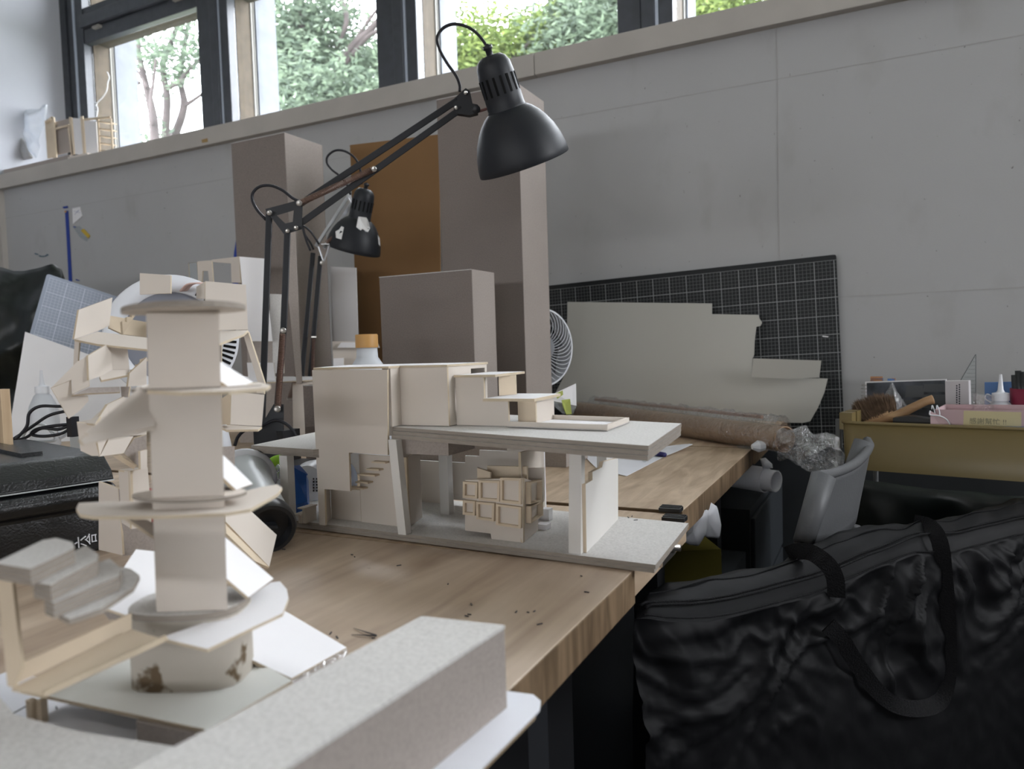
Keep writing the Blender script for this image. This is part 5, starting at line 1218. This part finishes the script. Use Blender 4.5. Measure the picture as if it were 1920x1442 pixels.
for k, (x, y0, y1) in enumerate(((1792.5, 722, 762), (1797.5, 720, 762), (1820, 0, 0))):
    if y1:
        yy = y0
        while yy < y1: cboard('printed_glyph', ((x, yy), (x+2.6, yy), (x+2.8, yy+3), (x+.2, yy+3)), .2396, .0002, M_ink, par=wc_, floor=False); yy += 4.4
cboard('blue_notebook', ((1846, 717), (1905, 716), (1906, 790), (1847, 790)), .30, .010, M_bluebook, 'blue covered notebook standing behind the glue bottle in the cart', 'notebook')
def glue(name, label, base, dep_xy, s, cx_px=None, par=None):
    t = thing('glue_bottle', label, 'glue bottle', base, 'white glue bottles with pointed nozzles')
    g = G().lathe(base, (0, 0, 1), [(h*s, r*s) for h, r in [(0, .001), (0, .030), (.004, .033), (.085, .033), (.10, .030), (.125, .019), (.13, .0145), (.134, .0145)]], 32); g.out('bottle_body', M_milky, t, True)
    g = G().lathe(base, (0, 0, 1), [(h*s, r*s) for h, r in [(.132, .001), (.132, .0165), (.148, .0160), (.150, .008), (.155, .0055), (.188, .0025), (.188, .0001)]], 24); smooth_by_angle(g.out('nozzle_cap', M_plast, t, True), 40)
    G().tube(spline([V(base)+V(q)*s for q in ((-.014, 0, .14), (-.024, 0, .146), (-.028, 0, .137), (-.02, 0, .13), (-.014, 0, .128))], 4), .0013*s, 6).out('cap_tether', M_plast, t, True)
    return t
b_ = CP(1876, 768, .20); b_.z = ZC
glue('g', 'white glue bottle in the yellow cart beside the dark red cup', b_, None, (CP(1886, 702, .20).z-ZC)/.188)
G_ = thing('pen_cup', 'dark red cup of black markers at the right end of the cart', 'cup', CP(1922, 790, .22).xy.to_3d()+V((0, 0, ZC)))
b_ = CP(1928, 768, .22); b_.z = ZC
G().lathe(b_, (0, 0, 1), [(0, .001), (0, .026), (CP(1925, 728, .22).z-ZC, .029), (CP(1925, 728, .22).z-ZC, .027), (.003, .024), (.003, .001)], 28).out('cup', M_red, G_, True)
for k, (x, y, xb) in enumerate(((1902, 703, 1912), (1909, 695, 1918), (1917, 697, 1922), (1928, 700, 1928), (1938, 706, 1934))):
    a = CP(x, y, .22); bq = CP(xb, 760, .22); bq.z = ZC+.005; t = G().tube([a, a.lerp(bq, .32), a.lerp(bq, .33), bq], [.0055, .006, .0048, .0048], 10).out('marker_pen', M_blacks, None, True)
    tagp(t, ('black marker in the red cup, leftmost and leaning', 'thick black marker second from left in the red cup', 'dark marker in the middle of the red cup', 'black marker in the red cup near the frame edge', 'rightmost dark marker in the red cup')[k], 'pen', 'markers in the red cup')
# pink box with a yellow note, white scoop, black tool, brush
pk_ = thing('pink_box', 'pink card box with a yellow handwritten note along the cart front', 'box', CP(1850, 800, .05).xy.to_3d()+V((0, 0, ZC)))
cboard('box_front', ((1752, 768), (1960, 770.5), (1960, 830), (1754, 830)), .05, .002, M_pink, par=pk_)
a = CP(1752, 768, .05); b = CP(1960, 770.5, .05)
G().prism([V((a.x, a.y, ZC)), a, a+tn*.12, V(((a+tn*.12).x, (a+tn*.12).y, ZC))], td*.002).out('box_side', M_pink, pk_)
G().prism([V((a.x, a.y, ZC))+tn*.12, a+tn*.12, b+tn*.12, V((b.x, b.y, ZC))+tn*.12], tn*.002).out('box_back', M_pink, pk_)
cboard('yellow_note', ((1807, 770), (1915, 773), (1915, 826), (1805, 826)), .0494, .0004, M_note, par=pk_, floor=False)
text('感謝幫忙 !!', 'note_writing', CP(1852, 791, .0488), td, up_, .0115, mat('pencil_grey', (.26, .24, .17), .8), pk_)
cboard('blue_card', ((1870, 800), (1950, 801), (1950, 830), (1870, 830)), .03, .002, M_bluebook, 'dark blue card edge low in front of the pink box', 'card')
sc_ = thing('plastic_scoop', 'white translucent plastic scoop hanging in front of the pink box', 'scoop', CP(1760, 800, .03).xy.to_3d()+V((0, 0, ZC)))
pts = [CP(1744, 770, .03), CP(1744, 778, .03), CP(1762, 780, .035), CP(1775, 787, .04), CP(1783, 799, .045), CP(1783, 830, .045), CP(1746, 830, .03)]
G().prism(pts, tn*.0015).out('scoop_wall', M_pink, sc_); G().tube(spline(pts[:5], 4), .0012, 6).out('scoop_rim', M_plast, sc_, True)
for x in (1748, 1757): G().tube(spline([CP(x-1, 767, .04), CP(x, 760, .045), CP(x+4, 770, .04), CP(x+5, 779, .035)], 4), .001, 5).out('cord', M_plast, sc_, True)
tl_ = cboard('black_case', ((1674, 784), (1704, 780), (1744, 786), (1745, 830), (1675, 830)), .06, .03, M_blacks, 'black case lying low in the cart under the brush handle', 'case')
br = thing('hand_brush', 'wooden hand brush with brown bristles lying in the cart', 'brush', CP(1680, 780, .12).xy.to_3d()+V((0, 0, ZC)))
hp = [CP(1620, 798, .10), CP(1650, 792, .10), CP(1680, 780, .10), CP(1710, 765, .10), CP(1735, 753, .105), CP(1749, 749, .11)]
G().tube(spline(hp, 5), [.009+.001*math.sin(i*.25) for i in range(26)], 12).out('handle', M_handle, br, True)
g = G(); rb_ = random.Random(3)
root_ = [CP(1612, 796, .11), CP(1680, 776, .11)]; tipl = [CP(1598, 766, .10), CP(1604, 752, .10), CP(1622, 745, .105), (CP(1645, 738, .11)), CP(1675, 741, .11)]
tips = spline(tipl, 10)
for k in range(900):
    u = rb_.random(); rt = root_[0].lerp(root_[1], u); tpp = tips[int(u*(len(tips)-1))]; tpp = tpp+V((rb_.gauss(0, .003), rb_.gauss(0, .006), rb_.gauss(0, .0025))); rt = rt+tn*rb_.uniform(-.012, .012)
    d = tpp-rt; s_ = td*.0005; g.add([rt-s_, rt+s_, rt+d*.5+s_+V((rb_.gauss(0, .001),)*3), tpp, rt+d*.5-s_], [(0, 1, 2, 3, 4)])
o = g.out('bristles', M_bristle, br); o['kind'] = 'stuff'
G().tube([root_[0], root_[1]], .012, 10).out('brush_head', M_handle, br, True)
def bagf(u, v):
    A_, B_, C_ = CP(1672, 716, .16), CP(1640, 772, .15), CP(1708, 772, .17); p = A_.lerp(B_.lerp(C_, v), u); n_ = (-tn)
    return p+tn*(.03*sin(pi*v)*u*-1), n_
o = crumple('clear_bag', bagf, 30, 24, .012, 45, M_filmh, None, 3); tagp(o, 'crumpled clear plastic bag between the brush and notebook', 'plastic bag')
# clear tray of odds right of the carton
cboard('clear_container', ((1824, 738), (1862, 744), (1866, 790), (1824, 790)), .16, .04, M_film, 'low clear plastic container between carton and glue bottle', 'container')
# dark green sack slung below the tray
def sackf(u, v):
    a = u*.62+.03; p = tp_(a, -.055-.03*sin(pi*v)*sin(pi*min(1, u*1.1+.05)), zr-HT-.01-.55*v); return p, -tn
o = crumple('rubbish_sack', sackf, 50, 30, .03, 9, M_green, None, 2); o.modifiers.new('s', 'SOLIDIFY').thickness = .001; tagp(o, 'dark green plastic sack hung below the yellow tray', 'sack')

# ================================================================== UNDER THE DESKS
cab = thing('cabinet', 'dark grey low cabinet under the far end of the desks', 'cabinet', (-.33, 1.8, 0))
xbox('cabinet_body', -.62, -.245, 1.60, 2.12, .0, .60, M_darkcab, cab)
for k in range(3): xbox('drawer_front', -.244, -.236, 1.61, 2.11, .02+.19*k, .20+.19*k, M_darkcab, cab, bev=.002)
def roll_tube(label, c, d, r, L, wall=.002, m=M_paper):
    d = V(d).normalized(); o = G().lathe(c, d, [(0, r-wall), (0, r), (L, r), (L, r-wall), (0, r-wall)], 36).out('rolled_paper', m, None, True); smooth_by_angle(o, 40); return tagp(o, label, 'paper roll', 'paper rolls under the desk')
e = D(1443, 892, 1.50)
roll_tube('white rolled paper poking out under the desk, wide outer roll', e-V((.33, -.15, 0)), (1, -.46, -.03), .026, .355)
roll_tube('inner white paper roll with open end under the desk', e-V((.315, -.145, 0)), (1, -.46, -.03), .022, .362)
def pbag(label, px, dp, seed, m=M_paper):
    ps = [D(a, b, dp) for a, b in px]; c = sum(ps, V())/len(ps)
    def f(u, v): 
        k = u*(len(ps)-1); i = min(int(k), len(ps)-2); e_ = ps[i].lerp(ps[i+1], k-i); return c.lerp(e_, v)-(c-CAM).normalized()*.02*(1-v*v), -(c-CAM).normalized()
    o = crumple('paper_bag', f, 40, 10, .012, 25, m, None, seed); o.modifiers.new('s', 'SOLIDIFY').thickness = .001
    return tagp(o, label, 'paper bag', 'crumpled bags under the desk')
pbag('crumpled white paper bag hanging under the desk, right one', ((1300, 950), (1330, 940), (1345, 950), (1353, 985), (1349, 1010), (1325, 1008), (1305, 995), (1300, 950)), 1.12, 1)
pbag('translucent white paper bag hanging under the desk, left one', ((1283, 1000), (1300, 962), (1328, 955), (1325, 1000), (1310, 1024), (1292, 1022), (1278, 1014), (1283, 1000)), 1.08, 5)
pbag('small crumpled paper above the rolled tubes under the desk', ((1425, 860), (1435, 858), (1448, 870), (1449, 878), (1430, 878), (1425, 860)), 1.50, 7)
o = board('storage_box', [D(a, b, 1.25) for a, b in ((1240, 1035), (1352, 1030), (1354, 1090), (1240, 1110))], .12, M_darky); tagp(o, 'dull yellow storage box in the dark under the desk', 'box')
o.location.z -= 0
sx = [D(a, b, 1.25) for a, b in ((1240, 1035), (1352, 1030))]
t = xbox('storage_crate', min(sx[0].x, sx[1].x)-.05, sx[1].x, sx[0].y, sx[0].y+.3, 0, D(1300, 1105, 1.25).z-.005, M_darkcab); tagp(t, 'black crate carrying the dull yellow box under the desk', 'crate')

# ================================================================== LEFT SIDE OF THE DESKS
# pebbled black tool case
TA = Z(219, 1027, ZT); tu = V((sin(radians(14)), cos(radians(14)), 0)); tv = V((cos(radians(14)), -sin(radians(14)), 0))
tc_ = thing('tool_case', 'black pebbled plastic tool case with white lettering at the left edge', 'case', TA-tu*.25-tv*.15+V((0, 0, .0)))
zr_ = lambda y: hgt(TA, y)
prof = [(0, ZT+.001), (.004, zr_(975)), (.002, zr_(945)), (.010, zr_(938)), (.014, zr_(922)), (.010, zr_(908)), (.002, zr_(903))]
prof2 = [(.002, zr_(899)), (.003, zr_(896)), (-.002, zr_(880)), (-.022, zr_(856)), (-.032, zr_(851)), (-.30, zr_(851)), (-.31, zr_(880)), (-.31, zr_(899))]
def casepart(name, pr, m, closex, L=.62, taper=.0):
    pr = pr+closex; A_ = [TA+tv*a+V((0, 0, z-TA.z)) for a, z in pr]; return smooth_by_angle(G().prism(A_, -tu*L).out(name, m, tc_), 25)
o = casepart('case_base', prof, M_blackp, [(-.30, zr_(903)), (-.31, zr_(938)), (-.30, ZT+.001)]); bevel(o, .003)
o = casepart('case_lid', prof2, M_blackp, []); bevel(o, .004)
for k in range(5):
    p = TA-tu*(.06+.11*k)-tv*.15; G().box(V((p.x, p.y, zr_(851)+.002)), .16, .022, .005, Matrix((tv, tu, up_)).transposed()).out('lid_rib', M_blackp, tc_)
g = G(); p0 = TA+tv*.0035; g.prism([p0+V((0, 0, zr_(899.5)-TA.z)), p0-tu*.6+V((0, 0, zr_(899.5)-TA.z)), p0-tu*.6+V((0, 0, zr_(897.5)-TA.z)), p0+V((0, 0, zr_(897.5)-TA.z))], tv*.0008); g.out('seam_strip', M_plastg, tc_)
pl_ = plane(TA+tv*.0035, tv)
text('六', 'case_lettering', pl_(153, 1016), (0, 0, 1), -tu, .0135, M_plast, tc_, .0008)
text('合', 'case_lettering', pl_(172, 1010), (0, 0, 1), -tu, .0135, M_plast, tc_, .0008)
o = xbox('red_box', TA.x-.34, TA.x-.03, TA.y-.46, TA.y-.30, ZT+.0004, ZT+.012, M_redp); tagp(o, 'flat red thing peeking under the front of the black case', 'box')
o = G().box((TA.x+.0, TA.y+.045, ZT+.095), .05, .01, .06).out('red_tab', M_redp); tagp(o, 'small red edge just right of the black case', 'box'); o.location.z = ZT+.0005
# leaning sheets
def lean(name, px, th, m, label, cat, edge=None):
    o = board(name, [D(*p) for p in px], th, m, None, edge, flat=True); return tagp(o, label, cat)
P_ = [D(47, 622, 1.42), D(230, 690, 1.50), D(236, 800, 1.40), D(160, 835, 1.32), D(12, 835, 1.22)]
o = lean('white_sheet', ((47, 622, 2.10), (165, 664, 2.12), (262, 715, 2.12), (240, 835, 2.02), (12, 838, 2.0)), .003, M_white, 'large white card with brown edge leaning behind the glue bottle', 'card', M_creamE)
mtp = [D(88, 513, 2.27), D(78, 620, 2.205), D(232, 668, 2.37), D(250, 566, 2.43)]
ux = (mtp[3]-mtp[0]).normalized(); vy = (mtp[1]-mtp[0]); vy = (vy-ux*vy.dot(ux)).normalized()
m_gs = gridmat('pale_mat_grid', (.33, .37, .45), (.50, .54, .62), (.62, .66, .74), 34.5, 30, 0)
o = uvboard('cutting_mat', mtp[0], ux, vy, .365, .32, .003, m_gs, (.010, .010), n=(mtp[0]-CAM).normalized(), rad=.008)
tagp(o, 'small pale blue-grey cutting mat leaning at the left', 'cutting mat')
o = tagp(G().box((D(140, 600, 2.46).x, D(140, 600, 2.46).y+.04, ZT+.10), .14, .05, .20).out('grey_block', M_grey), 'greyboard block holding up the pale cutting mat', 'block'); o.location.z = ZT+.0005
# dark green plastic sheet over a pile at the far left
def pilef(u, v):
    a = [(-60, 495), (0, 500), (25, 508), (45, 508), (70, 503), (98, 495), (115, 504), (124, 530), (128, 560)]
    k = u*(len(a)-1); i = min(int(k), len(a)-2); x = a[i][0]+(a[i+1][0]-a[i][0])*(k-i); y = a[i][1]+(a[i+1][1]-a[i][1])*(k-i)
    y2 = y+(800-y)*v; x2 = x-v*40*(u > .8); return D(x2, y2, 2.68-.12*sin(pi*min(1, v*1.3))), -(ray(60, 600)).normalized()
o = crumple('plastic_sheet', pilef, 44, 36, .035, 9, M_green, None, 12); o.modifiers.new('s', 'SOLIDIFY').thickness = .002; tagp(o, 'crinkled dark green plastic sheet draped at the far left below the wall', 'plastic sheet')
a, b = D(6, 728, .98), D(8, 860, .98); b.z = ZT+.001
o = G().box(((a.x+b.x)/2, (a.y+b.y)/2, (a.z+ZT)/2), .016, .012, a.z-ZT-.002).out('wooden_stick', M_stick); tagp(o, 'upright pine stick at the left frame edge', 'stick')
bs_ = Z(86, 838, ZT)
glue('g', 'tall white glue bottle standing behind the black tool case', bs_+V((0, 0, .001)), None, (hgt(bs_, 694)-ZT)/.189)
for k, (lab, m, pts) in enumerate((
    ('black cable looping high over the glue bottle', M_cable, ((30, 824), (50, 800), (55, 775), (75, 762), (110, 762), (140, 760))),
    ('black cable rising to the right behind the tool case', M_cable, ((15, 830), (60, 800), (90, 780), (118, 772), (140, 768))),
    ('tangled black cable coil on the tool case', M_cable, ((15, 828), (45, 822), (62, 812), (80, 803), (110, 805), (135, 797), (118, 812), (85, 818), (60, 815), (66, 806), (90, 800), (134, 795))),
    ('beige cable curling beside the glue bottle', M_plastg, ((42, 830), (46, 812), (62, 797), (80, 796), (95, 808), (104, 824), (85, 828), (60, 828))),
    ('white cable loop right of the glue bottle', M_plast, ((112, 822), (124, 815), (129, 802), (124, 795), (116, 798), (110, 812))))):
    o = G().tube(spline([D(x, y, 1.10+.01*k) for x, y in pts], 6), .0024, 8).out('power_cable', m, None, True); tagp(o, lab, 'cable')
o = G().box((D(137, 800, 1.1).x, D(137, 800, 1.1).y, D(137, 800, 1.1).z), .012, .012, .03).out('cable_plug', M_cable); tagp(o, 'black plug at the end of the tangled cables', 'plug')
o = xbox('grey_adapter', D(122, 824, 1.2).x, D(158, 824, 1.2).x, D(140, 824, 1.2).y, D(140, 824, 1.2).y+.04, ZT+.0005, hgt(D(140, 824, 1.2), 812), M_plastg, bev=.002); tagp(o, 'light grey plastic adapter behind the tool case', 'adapter')
# small things between the posts of the big model
bl = thing('blue_packet', 'bright blue plastic packet with a fold between the left posts of the model', 'packet', Z(565, 945, ZT))
def bz_(px, nm, m, th=.004): return board(nm, [D(*p) for p in px], th, m, bl)
bz_(((546, 875, 1.00), (574, 888, .99), (576, 940, .97), (550, 949, .96)), 'packet_face', M_blue, .02)
bz_(((546, 874, 1.00), (562, 872, 1.02), (577, 889, .992), (574, 889, .989)), 'packet_fold', M_blue, .002)
sy = thing('spray_can', 'white canister with black shoulder lying behind the blue packet', 'canister', D(585, 900, 1.10))
A = D(592, 905, 1.08); A.z = max(A.z, ZT+.03); axs = V((.25, -.95, .12)).normalized()
smooth_by_angle(G().lathe(A-axs*.02, axs, [(-.05, .001), (-.05, .033), (0, .034), (.03, .033), (.048, .026), (.052, .014), (.052, .001)], 32).out('canister_body', M_plast, sy), 40)
G().lathe(A-axs*.02, axs, [(-.052, .0345), (-.012, .0348)], 32).out('black_band', M_nbk, sy, True)
for k, x in enumerate((588, 594)):
    for j in range(5): G().box(D(x, 898+j*5.5, 1.045)+V((0, 0, 0)), .002, .001, .0026, Matrix((RT, FW, UP)).transposed()).out('printed_mark', M_ink, sy)
lc = thing('cleaning_pouch', 'crinkled clear pouch with lime green top behind the left post', 'pouch', D(520, 900, 1.04))
def pouch(u, v): 
    a, b, c_, d = D(507, 868, 1.05), D(545, 864, 1.05), D(545, 945, 1.0), D(512, 950, 1.0); p = a.lerp(b, u).lerp(d.lerp(c_, u), v); return p, -(FW)
crumple('pouch_body', pouch, 16, 20, .010, 50, M_filmh, lc, 5)
G().tube(spline([D(506, 878, 1.04), D(510, 868, 1.04), D(520, 862, 1.04), D(532, 862, 1.04)], 4), .007, 8).out('lime_top', M_lime, lc, True)
bb_ = thing('black_box', 'matt black box under the deck behind the lamp foot', 'box', D(550, 850, 1.25))
o = xbox('box_body', D(470, 880, 1.2).x, D(560, 880, 1.2).x, D(520, 880, 1.2).y, D(520, 880, 1.2).y+.1, ZT+.0005, ZT+.035, M_blacks, bb_, bev=.003)
o = xbox('box_label', D(502, 880, 1.2).x, D(516, 880, 1.2).x, D(520, 880, 1.2).y-.001, D(520, 880, 1.2).y, ZT+.012, ZT+.018, M_white, bb_)
wrl = G().lathe(D(455, 815, 1.22), V((.9, .35, 0)), [(-.05, .001), (-.05, .018), (.02, .018), (.02, .001)], 28).out('paper_roll', M_white, None, True); tagp(smooth_by_angle(wrl, 40), 'short white paper roll behind the cream model near the lamp foot', 'paper roll'); wrl.location.z = ZT+.0005
# dark pencil lead splinters and crumbs on the near desk
for k, (p, q) in enumerate((((663, 1178), (705, 1191)), ((659, 1190), (706, 1192)))):
    o = G().tube([Z(*p, ZT+.0006+.0002*k), Z(*q, ZT+.0018)], [.0002, .0007], 5).out('dark_splinter', M_ink); tagp(o, 'thin dark splinter lying by the grey box, %s one' % ('upper' if k == 0 else 'lower'), 'splinter')
rc = random.Random(5); g = G()
for (x, y) in ((620, 1187), (632, 1195), (884, 1133), (880, 1152), (875, 1155), (990, 1148), (1002, 1146), (968, 1147), (660, 1040), (748, 1060), (665, 1044), (1090, 1080), (840, 1095), (532, 1030), (700, 1196), (1100, 1110), (1012, 1170), (1185, 968), (1192, 975), (1178, 970)):
    a = Z(x, y, ZT+.0006 if y > 990 else ZB+.001); an = rc.uniform(0, pi); g.box(a, rc.uniform(.002, .005), .0009, .0007, Matrix.Rotation(an, 3, 'Z'))
o = g.out('crumbs', M_ink); tagp(o, 'dark crumbs and card slivers scattered on the near desk', 'crumbs', None, 'stuff')

# ================================================================== ON THE WALL AND THE WINDOW LEDGE
YW2 = YW-.0015
def wq(px, th=.0012): return G().prism([Y(a, b, YW2) for a, b in px], (0, -th, 0))
rb2 = thing('blue_ribbon', 'blue ribbon pinned to the wall hanging down at the left', 'ribbon', Y(125, 450, YW2))
wq(((122, 395), (128, 395), (131, 445), (134, 500), (137, 560), (130, 560), (128, 500), (125, 445))).out('ribbon_strip', M_ribbon, rb2)
wq(((117, 388), (127, 386), (128, 390), (120, 391))).out('ribbon_end', M_ribbon, rb2); screw_p = Y(123, 397, YW2-.004); G().lathe(screw_p, (0, -1, 0), [(0, .005), (.004, .004), (.005, .0001)], 10).out('pin', M_cap, rb2, True)
o = wq(((136, 391), (150, 388), (155, 405), (148, 411), (137, 420))).out('paper_scrap', M_white); tagp(o, 'white paper scrap with blue scribble pinned beside the blue ribbon', 'paper')
for (a, b) in ((((139, 396), (150, 399), )), (((140, 402), (148, 394)))): G().tube([Y(*a, YW2-.002), Y(*b, YW2-.002)], .0006, 4).out('scribble', M_ribbon, o)
o.children and None
o = wq(((136, 424), (150, 424), (168, 443), (163, 453), (150, 445))).out('paper_scrap', M_clearp); tagp(o, 'translucent scrap below the scribbled paper on the wall', 'paper')
o = wq(((152, 432), (158, 429), (170, 442), (166, 447))).out('yellow_tape', mat('yellow_tape', (.55, .38, .05), .6)); o.location.y -= .0016; tagp(o, 'small yellow tape piece on the wall scrap', 'tape')
NTH = ('first', 'second', 'third', 'fourth', 'fifth', 'sixth', 'seventh')
for i, (x, y) in enumerate(((69, 476), (72, 477), (77, 480), (80, 481), (84, 481), (88, 480), (91, 478), (142, 426), (146, 525), (149, 526))):
    o = G().lathe(Y(x, y, YW2+.001), (0, -1, 0), [(0, .0016), (.006, .0016), (.0065, .0032), (.009, .0030), (.010, .0001)], 8).out('push_pin', mat('teal_pin', (.02, .10, .16), .4) if x < 100 else M_ribbon, None, True)
    if x < 100: tagp(o, 'tiny teal push pin on the left wall, %s from the left in the row' % NTH[i], 'push pin', 'teal pins on the wall')
    else: tagp(o, ('dark blue push pin between the two paper scraps', 'dark blue push pin near the ribbon foot, left one', 'dark blue push pin near the ribbon foot, right one')[i-7], 'push pin', 'dark pins near the ribbon')
o = wq(((441, 449), (446, 476), (438, 540), (446, 540))).out('blue_strap', M_ribbon); 
bpy.data.objects.remove(o)
o = wq(((443, 448), (446, 470), (449, 560), (434, 560), (439, 475))).out('blue_strap', M_ribbon); tagp(o, 'dark blue strap tip hanging beside the tall narrow greyboard box', 'strap')
o = G().prism([Y(a, b, YW-.031) for a, b in ((378, 262), (389, 259), (390, 266), (379, 268))], (0, -.0005, 0)).out('brown_tape', mat('brown_tape', (.36, .24, .10), .6)); tagp(o, 'small brown tape square on the window ledge trim', 'tape')
ZLG = ZL+.0055
# step the ledge items on the trim top; flat board first
YL = YW+.03
zbd = max(zt1, ZLG)+.001
def LP(x, y, Yv): return Y(x, y, Yv)
lx0, lx1 = Y(-40, 300, YL).x, Y(131, 300, YL).x
o = xbox('ledge_board', WX0+.002, lx1, YL, YL+.12, zbd, Y(130, 290, YL).z, M_grey); tagp(o, 'long greyboard slab lying on the window ledge under the plastic bags', 'board')
o = xbox('ledge_block', lx1+.001, Y(168, 300, YL).x, YL-.01, YL+.10, zbd, Y(150, 291, YL).z, M_cream); tagp(o, 'short cream block at the end of the ledge slab', 'block')
zsl = Y(130, 290, YL).z+.0006
fm = thing('balsa_model', 'small balsa frame model with white panels and shelves on the window ledge', 'model', V((Y(150, 290, YL+.05).x, YL+.05, zsl)))
def fz(name, px, m, th=.004, yv=YL+.06): return G().prism([Y(a, b, yv) for a, b in px], (0, th, 0)).out(name, m, fm)
fz('side_panel', ((84, 229), (98, 219), (103, 295), (89, 297)), M_cream2)
fz('grey_panel', ((102, 229), (130, 222), (133, 284), (103, 292)), M_grey, yv=YL+.065)
fz('white_panel', ((131, 221), (152, 222), (158, 291), (137, 288)), M_white, yv=YL+.055)
fz('white_panel', ((155, 224), (180, 228), (184, 290), (160, 290)), M_white, yv=YL+.055)
for px in (((96, 218), (101, 220), (106, 296), (101, 297)), ((102, 240), (128, 233), (129, 236), (103, 243)), ((126, 234), (131, 234), (137, 289), (133, 290)), ((129, 219), (134, 220), (139, 289), (135, 289)), ((150, 218), (155, 218), (160, 290), (156, 290)), ((181, 222), (184, 222), (188, 290), (185, 291)), ((206, 222), (208, 222), (212, 283), (209, 284)), ((156, 222), (206, 218), (206, 221), (158, 226)), ((83, 228), (97, 218), (99, 221), (85, 231))):
    fz('balsa_strip', px, M_cream2, .005, YL+.05)
for k in range(5): fz('shelf_slat', ((185, 226+k*13.5), (208, 229+k*13.5), (208, 231+k*13.5), (185, 228.5+k*13.5)), M_cream2, .03, YL+.052)
def lbag(px, yv, seed, label, m, amp=.02):
    ps = [Y(a, b, yv) for a, b in px]; c = sum(ps, V())/len(ps)
    def f(u, v):
        k = u*(len(ps)-1); i = min(int(k), len(ps)-2); e_ = ps[i].lerp(ps[i+1], k-i); return c.lerp(e_, v)+V((0, -.03*(1-v*v), 0)), V((0, -1, 0))
    o = crumple('plastic_bag', f, 60, 12, amp, 14, m, None, seed); o.modifiers.new('s', 'SOLIDIFY').thickness = .0008; return tagp(o, label, 'plastic bag')
M_wbag = mat('white_plastic_bag', (.36, .365, .37), .4, spec=.4)
lbag(((-60, 180), (0, 205), (15, 225), (30, 245), (50, 270), (62, 297), (-60, 320), (-60, 180)), YL+.10, 2, 'white plastic bag at the left end of the window ledge', M_wbag, .012)
lbag(((8, 215), (20, 205), (50, 206), (85, 203), (88, 195), (84, 230), (75, 265), (65, 297), (50, 280), (30, 245), (8, 215)), YL+.14, 3, 'clear gathered plastic bag between white bag and balsa model on the ledge', glassy('milky_film', (.92, .93, .95), .10, .15, bump=30, haze=.35), .02)
o = G().tube(spline([Y(a, b, YG-.045) for a, b in ((201, 135), (205, 145), (202, 155), (200, 170), (192, 183), (181, 195), (183, 205), (181, 222))], 5), .002, 6).out('white_string', M_plast, None, True); tagp(o, 'thin white string hanging at the left window jamb', 'string')
# marks on the desk front: drafting parts
